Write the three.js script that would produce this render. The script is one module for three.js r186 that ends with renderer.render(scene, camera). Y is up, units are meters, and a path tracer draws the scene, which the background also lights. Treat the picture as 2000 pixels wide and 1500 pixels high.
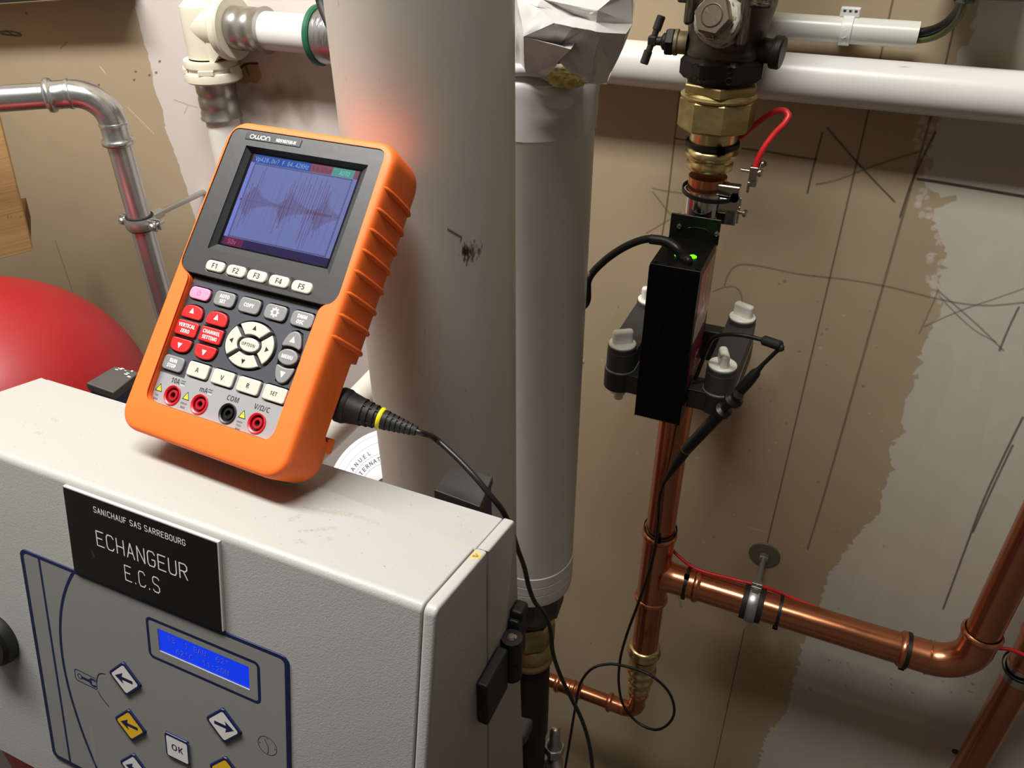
import * as THREE from 'three';
import { RoundedBoxGeometry } from 'three/addons/geometries/RoundedBoxGeometry.js';
import { mergeGeometries, toCreasedNormals, mergeVertices } from 'three/addons/utils/BufferGeometryUtils.js';
import { RectAreaLightUniformsLib } from 'three/addons/lights/RectAreaLightUniformsLib.js';
import { ImprovedNoise } from 'three/addons/math/ImprovedNoise.js';
import { Brush, Evaluator, SUBTRACTION } from 'three-bvh-csg';

// ------------------------------------------------------------------ camera, light, exposure
// Lengths below are millimetres from the lens: x along the wall to the right, y up, z out of the wall.
const EYE = new THREE.Vector3(0, 1.9, 0.981);             // lens above the floor, in front of the wall (metres)
const F = 1567.05;                                         // focal length for a 2000 x 1500 frame
const ROT = [[0.914882, -0.004927, -0.403691], [0.22157, -0.829751, 0.512269], [-0.337487, -0.558112, -0.758033]];
const scene = new THREE.Scene();
scene.background = new THREE.Color(0x000000);
const camera = new THREE.PerspectiveCamera(2 * Math.atan(750 / F) * 180 / Math.PI, 4 / 3, 0.02, 20);
{
  const r = ROT[0], u = ROT[1].map((v) => -v), b = ROT[2].map((v) => -v);
  const m = new THREE.Matrix4().makeBasis(new THREE.Vector3(...r), new THREE.Vector3(...u), new THREE.Vector3(...b));
  camera.quaternion.setFromRotationMatrix(m);
  camera.position.copy(EYE);
}
const renderer = new THREE.WebGLRenderer({ antialias: true });
renderer.toneMapping = THREE.LinearToneMapping;
renderer.toneMappingExposure = 1.0;
renderer.shadowMap.enabled = true;
RectAreaLightUniformsLib.init();
const LAMP = { x: -730, y: 1050, z: -190, len: 1500, wide: 240, power: 48 };
const world = (x, y, z) => new THREE.Vector3(x / 1000 + EYE.x, y / 1000 + EYE.y, z / 1000 + EYE.z);
const tubeLight = new THREE.RectAreaLight(0xfbfaf5, LAMP.power, LAMP.len / 1000, LAMP.wide / 1000);
tubeLight.position.copy(world(LAMP.x, LAMP.y - 4, LAMP.z));
tubeLight.lookAt(world(LAMP.x, LAMP.y - 1000, LAMP.z));
scene.add(tubeLight);

// ------------------------------------------------------------------ small helpers
const V3 = (x, y, z) => new THREE.Vector3(x, y, z);
const ray = (px, py) => {
  const d = [(px - 1000) / F, (py - 750) / F, 1];
  return V3(...[0, 1, 2].map((i) => ROT[0][i] * d[0] + ROT[1][i] * d[1] + ROT[2][i] * d[2]));
};
const atZ = (px, py, z) => { const r = ray(px, py); return r.multiplyScalar(z / r.z); };   // where a sight line meets a plane parallel to the wall
const atY = (px, py, y) => { const r = ray(px, py); return r.multiplyScalar(y / r.y); };
const atD = (px, py, d) => ray(px, py).multiplyScalar(d);
let seed = 7;
const rnd = () => { seed = (seed * 1664525 + 1013904223) >>> 0; return seed / 4294967296; };
const noise = new ImprovedNoise();
const used = new Map(), bases = new Map();
const numbered = (n) => { const k = used.get(n) || 0; used.set(n, k + 1); return k ? n + '_' + String(k).padStart(3, '0') : n; };
const ZERO = V3(0, 0, 0);
function norm(g) {                       // same attributes everywhere, no index
  let o = g.index ? g.toNonIndexed() : g;
  for (const k of Object.keys(o.attributes)) if (!['position', 'normal', 'uv'].includes(k)) o.deleteAttribute(k);
  if (!o.attributes.normal) o.computeVertexNormals();
  if (!o.attributes.uv) o.setAttribute('uv', new THREE.BufferAttribute(new Float32Array(o.attributes.position.count * 2), 2));
  o.morphAttributes = {};
  o.clearGroups();
  return o;
}
const join = (...gs) => (gs.length === 1 ? norm(gs[0]) : mergeGeometries(gs.flat().map(norm)));
function mesh(name, geo, mat, base) {
  const g = (Array.isArray(geo) ? join(...geo) : norm(geo)).clone();
  g.translate(-base.x, -base.y, -base.z).scale(0.001, 0.001, 0.001);
  const m = new THREE.Mesh(g, mat);
  m.name = name; m.castShadow = true; m.receiveShadow = true;
  bases.set(m, base);
  return m;
}
function thing(name, label, category, base, group) {
  const g = new THREE.Group();
  g.name = numbered(name); g.position.copy(world(base.x, base.y, base.z));
  g.userData = { label, category };
  if (group) g.userData.group = group;
  bases.set(g, base); scene.add(g);
  return g;
}
function part(parent, name, geo, mat, label) {
  const m = mesh(name, geo, mat, bases.get(parent));
  if (label) m.userData.label = label;
  parent.add(m);
  return m;
}
function solo(name, label, category, base, geo, mat, group) {
  const m = mesh(numbered(name), geo, mat, base);
  m.position.copy(world(base.x, base.y, base.z));
  m.userData = { label, category };
  if (group) m.userData.group = group;
  scene.add(m);
  return m;
}
function struct(name, geo, mat, base = ZERO) {
  const m = mesh(name, geo, mat, base);
  m.position.copy(world(base.x, base.y, base.z));
  m.userData = { kind: 'structure' };
  scene.add(m);
  return m;
}
const UPV = V3(0, 1, 0);
function orient(g, p, dir) { g.applyQuaternion(new THREE.Quaternion().setFromUnitVectors(UPV, dir.clone().normalize())); return g.translate(p.x, p.y, p.z); }
const rev = (prof, p, dir = UPV, seg = 40) => orient(new THREE.LatheGeometry(prof.map(([r, h]) => new THREE.Vector2(Math.max(r, 0.001), h)), seg), p, dir);
function cyl(p, q, r, r2 = r, seg = 32) {
  const d = q.clone().sub(p), h = d.length();
  return orient(new THREE.CylinderGeometry(r2, r, h, seg).translate(0, h / 2, 0), p, d);
}
function rod(p, q, r, c = 0.6, seg = 24) {          // cylinder with chamfered ends
  const d = q.clone().sub(p), h = d.length();
  return flat(rev([[0, 0], [r - c, 0], [r, c], [r, h - c], [r - c, h], [0, h]], p, d, seg), 0.5);
}
const flat = (g, a = 0.4) => toCreasedNormals(g.index ? g : mergeVertices(g), a);
const tor = (c, dir, R, r, seg = 48, arc = Math.PI * 2) => {
  const g = new THREE.TorusGeometry(R, r, 12, seg, arc); g.rotateX(-Math.PI / 2); return orient(g, c, dir);
};
const tube = (pts, r, n = 120, closed = false, seg = 12) => new THREE.TubeGeometry(new THREE.CatmullRomCurve3(pts, closed, 'centripetal'), n, r, seg, closed);
function elbow(c, p, q, R, r, n = 32) {             // bend from direction p to direction q round the corner c
  const a = p.clone().normalize(), b = q.clone().normalize();
  class Arc extends THREE.Curve {
    getPoint(t, o = V3(0, 0, 0)) {
      const half = a.angleTo(b) / 2, setback = R / Math.tan(half);
      const mid = a.clone().add(b).normalize().multiplyScalar(R / Math.sin(half)).add(c);
      const s = c.clone().addScaledVector(a, setback).sub(mid), e = c.clone().addScaledVector(b, setback).sub(mid);
      const ang = s.angleTo(e), k = Math.sin(ang);
      return o.copy(s).multiplyScalar(Math.sin((1 - t) * ang) / k).addScaledVector(e, Math.sin(t * ang) / k).add(mid);
    }
  }
  return new THREE.TubeGeometry(new Arc(), n, r, 36, false);
}
const rbox = (cx, cy, cz, w, h, d, r = 1, seg = 3) => new RoundedBoxGeometry(w, h, d, seg, Math.min(r, w / 2.01, h / 2.01, d / 2.01)).translate(cx, cy, cz);
function hexa(p, dir, across, h, ch = 1.2, turn = 0, sides = 6) {   // hexagonal nut body
  const R = across / 2 / Math.cos(Math.PI / sides);
  const g = new THREE.LatheGeometry([[0.001, 0], [R - ch, 0], [R, ch], [R, h - ch], [R - ch, h], [0.001, h]].map((a) => new THREE.Vector2(...a)), sides);
  g.rotateY(turn);
  const n = g.toNonIndexed(); n.computeVertexNormals();
  return orient(n, p, dir);
}
function metricUV(g0, s) {                                            // uv from the dominant face direction, s = millimetres per repeat
  const g = norm(g0), P = g.attributes.position, N = g.attributes.normal, U = g.attributes.uv;
  for (let i = 0; i < P.count; i += 3) {
    const a = [0, 1, 2].map((k) => V3().fromBufferAttribute(P, i + k));
    const n = a[1].clone().sub(a[0]).cross(a[2].clone().sub(a[0]));
    const ax = Math.abs(n.x), ay = Math.abs(n.y), az = Math.abs(n.z);
    for (let k = 0; k < 3; k++) {
      const v = a[k];
      if (ay >= ax && ay >= az) U.setXY(i + k, v.x / s, v.z / s);
      else if (ax >= az) U.setXY(i + k, v.z / s, v.y / s);
      else U.setXY(i + k, v.x / s, v.y / s);
    }
  }
  return g;
}
function planarUV(g0, x0, y0, w, h) {
  const g = norm(g0), P = g.attributes.position, U = g.attributes.uv;
  for (let i = 0; i < P.count; i++) U.setXY(i, (P.getX(i) - x0) / w, (P.getY(i) - y0) / h);
  return g;
}
// ------------------------------------------------------------------ textures and materials
function canvasTex(w, h, draw, srgb = true) {
  const c = document.createElement('canvas'); c.width = w; c.height = h;
  const x = c.getContext('2d'); draw(x, w, h);
  const t = new THREE.CanvasTexture(c);
  if (srgb) t.colorSpace = THREE.SRGBColorSpace;
  t.magFilter = THREE.LinearFilter; t.wrapS = t.wrapT = THREE.RepeatWrapping;
  return t;
}
function noiseTex(n, scales, lo, hi, srgbPair) {                       // tiling value noise between two tones
  const data = new Uint8Array(n * n * 4);
  const grids = scales.map((s) => { const a = new Float32Array(s * s); for (let i = 0; i < a.length; i++) a[i] = rnd(); return a; });
  for (let j = 0; j < n; j++) for (let i = 0; i < n; i++) {
    let v = 0, w = 0;
    scales.forEach((s, k) => {
      const u = i / n * s, t = j / n * s, i0 = Math.floor(u), j0 = Math.floor(t);
      const f = u - i0, g = t - j0, ff = f * f * (3 - 2 * f), gg = g * g * (3 - 2 * g), A = grids[k];
      const a = A[(j0 % s) * s + i0 % s], b = A[(j0 % s) * s + (i0 + 1) % s], c = A[((j0 + 1) % s) * s + i0 % s], d = A[((j0 + 1) % s) * s + (i0 + 1) % s];
      const wt = 1 / (k + 1);
      v += wt * (a + (b - a) * ff + (c - a) * gg + (a - b - c + d) * ff * gg); w += wt;
    });
    v /= w;
    const o = (j * n + i) * 4;
    for (let k = 0; k < 3; k++) data[o + k] = Math.round(lo[k] + (hi[k] - lo[k]) * v);
    data[o + 3] = 255;
  }
  const t = new THREE.DataTexture(data, n, n);
  t.wrapS = t.wrapT = THREE.RepeatWrapping; t.magFilter = THREE.LinearFilter; t.needsUpdate = true;
  if (srgbPair) t.colorSpace = THREE.SRGBColorSpace;
  return t;
}
const bumpFine = noiseTex(256, [64, 128], [0, 0, 0], [255, 255, 255]);
const bumpPeel = noiseTex(256, [90, 40], [0, 0, 0], [255, 255, 255]);
const bumpSoft = noiseTex(256, [6, 17, 50], [0, 0, 0], [255, 255, 255]);
const M = (color, rough = 0.6, metal = 0, extra = {}) => new THREE.MeshPhysicalMaterial({ color, roughness: rough, metalness: metal, ...extra });
const mats = {
  orange: M(0xf56d22, 0.55, 0, { bumpMap: bumpFine, bumpScale: 0.00002 }),
  blackPlastic: M(0x121212, 0.42),
  blackRubber: M(0x171717, 0.6),
  blackMatt: M(0x0b0b0b, 0.55),
  tie: M(0x0c0c0c, 0.45),
  greyPaint: M(0xb9b7b0, 0.5, 0, { bumpMap: bumpPeel, bumpScale: 0.00018 }),
  pvcJacket: M(0xb9b4ae, 0.42, 0, { bumpMap: bumpSoft, bumpScale: 0.0002 }),
  pvcJacket2: M(0xd0cfca, 0.45, 0, { bumpMap: bumpSoft, bumpScale: 0.0003 }),
  jacketFold: M(0xc4c0bd, 0.5, 0, { side: THREE.DoubleSide }),
  whitePipe: M(0xe6e2dc, 0.33),
  conduit: M(0xdadbd2, 0.3),
  clipWhite: M(0xe2e4df, 0.4),
  cream: M(0xdcd6c2, 0.4),
  steel: M(0xb6b3ad, 0.34, 0.95),
  chrome: M(0xd8d5cf, 0.08, 1),
  nickel: M(0xc9c4b8, 0.2, 1),
  galv: M(0xc9cbcb, 0.34, 0.9, { roughnessMap: noiseTex(128, [9, 30], [150, 150, 150], [255, 255, 255]) }),
  zinc: M(0xb9bbb6, 0.38, 0.9),
  copper: M(0xcd8560, 0.3, 0.96, { roughnessMap: noiseTex(128, [5, 14, 40], [120, 120, 120], [255, 255, 255]) }),
  copperFit: M(0xd68c66, 0.26, 0.97),
  brass: M(0xdcc98f, 0.27, 0.97),
  brassOld: M(0xe6d5a0, 0.45, 0.9, { map: noiseTex(128, [5, 16, 40], [150, 140, 120], [255, 255, 250], true) }),
  red: M(0x980e14, 0.5, 0, { clearcoat: 0.15, clearcoatRoughness: 0.3 }),
  redWire: M(0xd3262a, 0.4),
  navy: M(0x101850, 0.5),
  knob: M(0xf4f1e6, 0.35),
  ferrite: M(0x3c3c3a, 0.55),
  ferriteDark: M(0x252524, 0.5),
  greyUnion: M(0x4c4b49, 0.55),
  green: M(0x1c6244, 0.5),
  foil: M(0xb9b9bb, 0.3, 1, { bumpMap: bumpSoft, bumpScale: 0.001 }),
  wool: M(0xb5a868, 0.95),
  darkSteel: M(0x2e2a29, 0.5, 0.4),
  darkGrey: M(0x3b3936, 0.5),
  paper: M(0xe8e6e4, 0.7),
};
const wallTone = {};
// ------------------------------------------------------------------ the room
const WX0 = -1500, WX1 = 620, WY0 = -1560, WY1 = 180;                  // the stretch of wall carrying marks (mm)
const PX = 2048 / (WX1 - WX0), WH = Math.round((WY1 - WY0) * PX);
const wallTex = canvasTex(2048, WH, (c, w, h) => {
  c.fillStyle = '#b29f82'; c.fillRect(0, 0, w, h);
  const P = ([px, py]) => { const q = atZ(px, py, -981); return [(q.x - WX0) * PX, (WY1 - q.y) * PX]; };
  for (let i = 0; i < 260; i++) {                                       // soft mottling of the board's paper
    const r = 20 + rnd() * 110, x = rnd() * w, y = rnd() * h, d = rnd() < 0.5;
    const g = c.createRadialGradient(x, y, 0, x, y, r);
    g.addColorStop(0, d ? 'rgba(196,178,148,0.16)' : 'rgba(150,132,106,0.14)'); g.addColorStop(1, 'rgba(170,150,120,0)');
    c.fillStyle = g; c.fillRect(x - r, y - r, 2 * r, 2 * r);
  }
  const poly = (pts, jitter) => {
    c.beginPath();
    const q = pts.map(P);
    q.forEach(([x, y], i) => {
      if (!i) { c.moveTo(x, y); return; }
      const [x0, y0] = q[i - 1], L = Math.hypot(x - x0, y - y0), n = Math.max(1, Math.round(L / 5));
      for (let k = 1; k <= n; k++) { const j = jitter * (rnd() < 0.25 ? 1.6 : 0.5); c.lineTo(x0 + (x - x0) * k / n + (rnd() - 0.5) * j, y0 + (y - y0) * k / n + (rnd() - 0.5) * j); }
    });
    c.closePath();
  };
  c.fillStyle = '#d6ccc6';                                              // plaster skim, left
  poly([[255, -60], [262, 0], [275, 60], [295, 130], [300, 170], [318, 215], [322, 250], [345, 310], [365, 370], [385, 440], [420, 560], [480, 760], [540, 1000], [620, 1400], [900, 1400], [900, 900], [900, 500], [900, 100], [900, -60]], 3);
  c.fill();
  c.fillStyle = '#ccc5b7';                                              // plaster skim, right
  poly([[1842, 200], [1828, 262], [1826, 290], [1812, 300], [1822, 320], [1800, 340], [1796, 352], [1815, 372], [1868, 392], [1850, 404], [1822, 412], [1818, 436], [1838, 470], [1850, 480], [1842, 520], [1834, 545], [1836, 575], [1846, 592], [1822, 640], [1800, 690], [1790, 740], [1768, 790], [1760, 850], [1738, 880], [1742, 920], [1722, 960], [1718, 1000], [1692, 1030], [1660, 1060], [1648, 1090], [1618, 1120], [1605, 1165], [1588, 1215], [1570, 1250], [1560, 1300], [1545, 1350], [1540, 1385], [1520, 1412], [1500, 1430], [1490, 1460], [1478, 1520], [2200, 1520], [2200, 200]], 8);
  c.fill();
  poly([[1920, -20], [1905, 30], [1903, 60], [1890, 85], [1872, 100], [1866, 122], [1850, 140], [1845, 160], [2200, 200], [2200, -20]], 5); c.fill();
  for (let i = 0; i < 70; i++) {                                        // splashes beside the skim edge
    const k = rnd(), px = 1840 - 30 * rnd() - (k > 0.5 ? 0 : 20), py = 230 + 380 * k;
    const [x, y] = P([px, py]); c.beginPath(); c.ellipse(x, y, 1 + rnd() * 4, 1 + rnd() * 4, rnd() * 3, 0, 7); c.fillStyle = 'rgba(212,202,192,0.6)'; c.fill();
  }
  for (let i = 0; i < 60; i++) {                                       // trowel drags and grime in the skim
    const px = 1560 + 440 * rnd(), py = 430 + 1050 * rnd(), [x, y] = P([px, py]);
    if (px < 1900 - (py - 430) * 0.3) continue;
    c.strokeStyle = rnd() < 0.5 ? 'rgba(176,166,154,0.08)' : 'rgba(226,220,212,0.09)'; c.lineCap = 'round'; c.lineWidth = 8 + rnd() * 22;
    c.beginPath(); c.moveTo(x, y); c.lineTo(x + (rnd() - 0.5) * 60, y + 30 + rnd() * 110); c.stroke();
  }
  const stroke = (pts, lw, col) => {
    c.strokeStyle = col; c.lineWidth = lw; c.lineCap = 'round'; c.lineJoin = 'round'; c.beginPath();
    const q = pts.map(P); c.moveTo(...q[0]);
    for (let i = 1; i < q.length - 1; i++) c.quadraticCurveTo(q[i][0], q[i][1], (q[i][0] + q[i + 1][0]) / 2, (q[i][1] + q[i + 1][1]) / 2);
    c.lineTo(...q[q.length - 1]); c.stroke();
  };
  const seam = 'rgba(70,56,40,0.75)', pen = 'rgba(58,52,44,0.66)', pale = 'rgba(70,62,52,0.42)';
  // ruled lines down the boards
  stroke([[1328, 180], [1318, 270], [1302, 410], [1293, 460]], 1.5, seam);
  stroke([[1746, -10], [1720, 112], [1696, 220], [1626, 521], [1567, 770], [1499, 1060]], 1.5, seam);
  stroke([[1454, 1229], [1418, 1397], [1392, 1510]], 1.5, seam);
  stroke([[1870, 20], [1848, 125], [1817, 232]], 1.6, seam);
  stroke([[1817, 232], [1734, 522], [1610, 968], [1577, 1073]], 2.6, 'rgba(90,76,60,0.6)');
  stroke([[108, 470], [125, 520], [142, 570]], 1.6, 'rgba(70,52,40,0.5)');
  // pencil marks
  stroke([[1450, 290], [1500, 296], [1545, 305], [1594, 311]], 2, pen);
  stroke([[1606, 260], [1590, 320], [1577, 377]], 2, pen);
  stroke([[1616, 250], [1680, 325], [1747, 394]], 2, pen);
  stroke([[1595, 360], [1630, 356], [1700, 325], [1800, 295]], 2.2, pale);
  stroke([[1827, 258], [1785, 340], [1758, 424]], 2.2, pen);
  stroke([[1793, 350], [1850, 358], [2010, 386]], 3, 'rgba(60,50,40,0.85)');
  stroke([[1415, 558], [1425, 515], [1480, 518], [1560, 537], [1650, 545], [1740, 560], [1830, 585], [1920, 600], [2010, 590]], 2.2, pale);
  stroke([[1832, 568], [1900, 625], [1960, 685]], 2, pale);
  stroke([[1836, 580], [1890, 640], [1945, 668]], 1.6, pale);
  stroke([[1805, 638], [1870, 608], [1940, 585], [2010, 560]], 1.8, pale);
  stroke([[1990, 600], [1970, 640], [1952, 685]], 2, pen);
  stroke([[1795, 652], [1815, 610], [1832, 568]], 1.6, pale);
  stroke([[1998, 815], [1930, 950], [1890, 1060], [1842, 1190]], 2.4, pen);
  stroke([[1978, 870], [1935, 960], [1900, 1040]], 2.2, pen);
  stroke([[1275, 368], [1310, 376], [1350, 378]], 1.8, pale);
  stroke([[1275, 375], [1310, 420]], 1.8, pale);
  stroke([[1262, 456], [1290, 440], [1330, 415]], 1.8, pale);
  stroke([[1318, 270], [1355, 276]], 1.8, pen);
  stroke([[1392, 570], [1425, 555], [1448, 568], [1450, 600]], 1.4, 'rgba(90,76,56,0.6)');
  stroke([[0, 62], [20, 60], [40, 66]], 3, pen); stroke([[2, 66], [28, 70], [42, 69]], 3, pen); stroke([[12, 61], [30, 70]], 2, pen);
  stroke([[118, 95], [132, 82]], 1.6, pale); stroke([[195, 130], [205, 142]], 2.4, 'rgba(224,212,196,0.8)');
  stroke([[218, 188], [238, 210]], 2.6, 'rgba(224,212,200,0.6)'); stroke([[250, 210], [300, 260]], 2.6, 'rgba(224,212,200,0.45)');
  for (const [px, py] of [[265, 140], [262, 156], [292, 147], [193, 166], [52, 26], [312, 120], [305, 142]]) { const [x, y] = P([px, py]); c.fillStyle = 'rgba(90,66,40,0.7)'; c.beginPath(); c.ellipse(x, y, 3, 1.6, -0.4, 0, 7); c.fill(); }
  // torn paper and grime left of the grey pipe
  c.fillStyle = '#b49c70'; poly([[461, 141], [476, 123], [504, 126], [512, 150], [503, 162], [466, 164]], 3); c.fill();
  stroke([[461, 141], [476, 123], [503, 124]], 3, 'rgba(70,50,26,0.9)'); stroke([[478, 126], [486, 146]], 4, 'rgba(90,76,64,0.6)');
  for (let i = 0; i < 60; i++) { const [x, y] = P([480 + rnd() * 130, 170 + rnd() * 80]); const r = 4 + rnd() * 22; const g = c.createRadialGradient(x, y, 0, x, y, r); g.addColorStop(0, 'rgba(104,88,66,0.16)'); g.addColorStop(1, 'rgba(104,88,66,0)'); c.fillStyle = g; c.fillRect(x - r, y - r, 2 * r, 2 * r); }
  stroke([[340, 195], [366, 205], [386, 210]], 1.4, 'rgba(150,120,80,0.5)'); stroke([[360, 222], [367, 206]], 1.4, 'rgba(150,120,80,0.5)');
  for (let i = 0; i < 46; i++) { const [x, y] = P([1480 + rnd() * 500, 1240 + rnd() * 120]); c.fillStyle = 'rgba(80,70,58,0.35)'; c.beginPath(); c.ellipse(x, y, 1 + rnd() * 3, 0.7 + rnd(), rnd(), 0, 7); c.fill(); }
  for (let i = 0; i < 90; i++) { const [x, y] = P([1130 + rnd() * 600, 500 + rnd() * 950]); c.fillStyle = rnd() < 0.6 ? 'rgba(80,64,44,0.35)' : 'rgba(214,204,190,0.5)'; c.beginPath(); c.ellipse(x, y, 0.6 + rnd() * 1.6, 0.6 + rnd() * 1.6, 0, 0, 7); c.fill(); }
  stroke([[1320, 1130], [1330, 1185]], 5, 'rgba(60,48,34,0.16)');
  stroke([[1458, 1028], [1480, 1035], [1500, 1040]], 1.6, 'rgba(214,204,190,0.55)');
});
const wallMat = M(0xffffff, 0.85, 0, { map: wallTex, bumpMap: bumpSoft, bumpScale: 0.0004 });
const plainWall = M(0xa8a39a, 0.9), darkWall = M(0x7d7871, 0.9), ceilMat = M(0xc8c5c0, 0.9), floorMat = M(0x57534e, 0.8, 0, { bumpMap: bumpSoft, bumpScale: 0.0006 });
{
  const L = -1900, Rr = 1500, B = -1900, T = 1100, front = 2100, th = 120;
  const back = new THREE.BoxGeometry(Rr - L + 2 * th, T - B, th).translate((L + Rr) / 2, (T + B) / 2, -981 - th / 2);
  struct('wall_back', planarUV(back, WX0, WY1 - WH / PX, WX1 - WX0, WH / PX), wallMat);
  wallTex.wrapS = wallTex.wrapT = THREE.ClampToEdgeWrapping;
  const box = (x0, x1, y0, y1, z0, z1) => new THREE.BoxGeometry(x1 - x0, y1 - y0, z1 - z0).translate((x0 + x1) / 2, (y0 + y1) / 2, (z0 + z1) / 2);
  struct('wall_left', box(L - th, L, B, T, -981, front), plainWall);
  struct('wall_right', box(Rr, Rr + th, B, T, -981, front), darkWall);
  struct('wall_front', box(L - th, Rr + th, B, T, front, front + th), darkWall);
  struct('floor', metricUV(box(L - th, Rr + th, B - th, B, -981 - th, front + th), 400), floorMat);
  struct('ceiling', box(L - th, Rr + th, T, T + th, -981 - th, front + th), ceilMat);
}
// ceiling lamp
{
  const g = thing('ceiling_light', 'long white ceiling lamp with a glowing diffuser above the pipes', 'lamp', V3(LAMP.x, 1100, LAMP.z));
  part(g, 'housing', rbox(LAMP.x, 1082, LAMP.z, LAMP.len + 60, 36, LAMP.wide + 60, 8), M(0xe0e0dc, 0.4));
  part(g, 'light_diffuser', rbox(LAMP.x, LAMP.y + 6, LAMP.z, LAMP.len, 18, LAMP.wide, 4), new THREE.MeshStandardMaterial({ color: 0xffffff, roughness: 0.5, emissive: 0xfbfaf5, emissiveIntensity: 3 }));
}
// ------------------------------------------------------------------ white pipework along the wall
const WP = { y: -210, z: -945, r: 24.6 };
{
  const c = V3(-896, WP.y, WP.z), X = V3(1, 0, 0), D = V3(0, -1, 0);
  const e = thing('pipe_elbow', 'cream plastic elbow joining the white pipes at the upper left', 'pipe fitting', c);
  const body = [rev([[0, -31], [18, -30], [27, -22], [29, -12], [29, 46]], c.clone().add(V3(0, 4, 0)), D, 40), rev([[26, 0], [29, 4], [29, 52]], c.clone().add(V3(-6, 0, 0)), X, 40)];
  part(e, 'body', body.map((g) => flat(g, 0.6)), mats.cream);
  part(e, 'collar', flat(rev([[29, 42], [41, 42], [43, 45], [43, 54], [40, 57], [27, 57]], c, X, 44), 0.5), mats.cream);
  part(e, 'collar', flat(rev([[29, 44], [37, 44], [38, 47], [38, 53], [35, 55], [35, 60], [40, 61], [41, 64], [41, 72], [37, 75], [26, 75]], c, D, 44), 0.5), mats.cream);
  for (let k = 0; k < 5; k++) { const a = k / 5 * 6.283 + 0.5; part(e, 'latch', rbox(0, 0, 0, 22, 8, 6, 1.5).rotateY(a).translate(c.x + Math.sin(a) * 37, c.y - 57.5, c.z + Math.cos(a) * 37), mats.cream); }
  part(e, 'rib', flat(new THREE.ExtrudeGeometry(new THREE.Shape([[0, 0], [34, 0], [0, -34]].map((a) => new THREE.Vector2(...a))), { depth: 5, bevelEnabled: false }).translate(c.x + 20, c.y - 18, c.z + 18), 0.3), mats.cream);
  const sleeve = (p, d) => flat(rev([[24.5, 0], [28, 1], [28.6, 4], [28.6, 16], [27, 20], [28.6, 24], [28.6, 36], [27, 40], [28.8, 44], [28.8, 50], [30.4, 52], [30.4, 54], [24.2, 55]], p, d, 48), 0.9);
  part(e, 'sleeve', sleeve(c.clone().add(V3(57, 0, 0)), X), mats.steel, 'crimped steel sleeve');
  part(e, 'sleeve', sleeve(c.clone().add(V3(0, -75, 0)), D), mats.steel, 'crimped steel sleeve');
  solo('white_pipe', 'white vertical pipe hanging from the cream elbow behind the orange meter', 'pipe', c.clone().add(V3(0, -128, 0)), cyl(c.clone().add(V3(0, -126, 0)), c.clone().add(V3(0, -1250, 0)), WP.r, WP.r, 48), mats.whitePipe);
  const run = thing('white_pipe', 'thick white horizontal pipe running behind the grey pipes and black strainer', 'pipe', V3(0, WP.y, WP.z));
  part(run, 'tube', cyl(c.clone().add(V3(110, 0, 0)), V3(760, WP.y + 1, WP.z), WP.r, WP.r, 48), M(0xe2ded9, 0.34, 0, { map: canvasTex(512, 512, (x, w, h) => {
    x.fillStyle = '#fff'; x.fillRect(0, 0, w, h);
    for (let i = 0; i < 34; i++) { x.fillStyle = 'rgba(96,84,66,' + (0.15 + rnd() * 0.4) + ')'; x.beginPath(); x.ellipse(rnd() * w, rnd() * h, 0.8 + rnd() * 2.4, 0.5 + rnd(), rnd(), 0, 7); x.fill(); }
  }) }));
  part(run, 'gasket', flat(rev([[22, 0], [36, 0], [38, 2], [38, 7], [36, 9], [22, 9]], V3(-701, WP.y, WP.z), X, 48), 0.5), mats.green, 'dark green ring');
  part(run, 'foil_collar', flat(rev([[22, 0], [35, 0], [37, 14], [36, 30], [37, 46], [24, 47]], V3(-691, WP.y, WP.z), X, 48), 0.7), mats.foil, 'crinkled foil collar');
  // slim cable conduit above
  const cz = -950, cy = -160.3, r = 12.7, end = atZ(1793, 68, cz).x;
  const con = thing('cable_conduit', 'slim glossy white cable conduit above the thick white pipe', 'conduit', V3(-200, cy, cz));
  part(con, 'tube', flat(rev([[r - 1.6, 0], [r, 0.3], [r, end + 200], [r - 1.6, end + 200.3], [r - 1.6, end + 120]], V3(-200, cy, cz), X, 48), 0.5), mats.conduit);
  const cl = thing('conduit_clip', 'white plastic strap clip holding the slim conduit', 'clip', V3(atZ(1655, 55, -938).x, cy, cz));
  const cx = atZ(1652, 55, -937).x;
  part(cl, 'strap', flat(rev([[r + 0.3, 0], [r + 1.8, 0.4], [r + 1.8, 10.6], [r + 0.3, 11]], V3(cx - 5, cy, cz), X, 48), 0.5), mats.clipWhite);
  part(cl, 'strap_head', [rbox(cx + 0.5, cy + 17, cz - 2, 19, 9, 10, 1.2), rbox(cx + 0.5, cy + 12, cz - 3, 14, 9, 7, 1)], mats.clipWhite);
  for (let k = -1; k <= 1; k++) part(cl, 'slot', rbox(cx + 0.5 + k * 5.4, cy + 18.6, cz + 3.1, 2.6, 2, 0.5, 0.2), mats.darkGrey);
  part(cl, 'base_foot', rbox(cx, cy, -972, 16, 20, 18, 2), mats.clipWhite);
  part(cl, 'raised_mark', [-6, -2, 2, 6].map((a) => rbox(0, 0, r + 1.9, 4.2, 0.8, 0.5, 0.2).rotateZ(a % 4 ? 0.5 : -0.4).rotateX(-0.12 * a).translate(cx + 0.4, cy - 1, cz)), mats.clipWhite);
  const wire = thing('power_cable', 'black and green cable leaving the end of the slim white conduit', 'cable', V3(end, cy, cz));
  const sp = [V3(end - 60, cy - 2, cz), V3(end, cy - 1, cz), atZ(1830, 62, -942), atZ(1862, 38, -930), atZ(1880, 5, -915), atZ(1890, -40, -900)];
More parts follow.
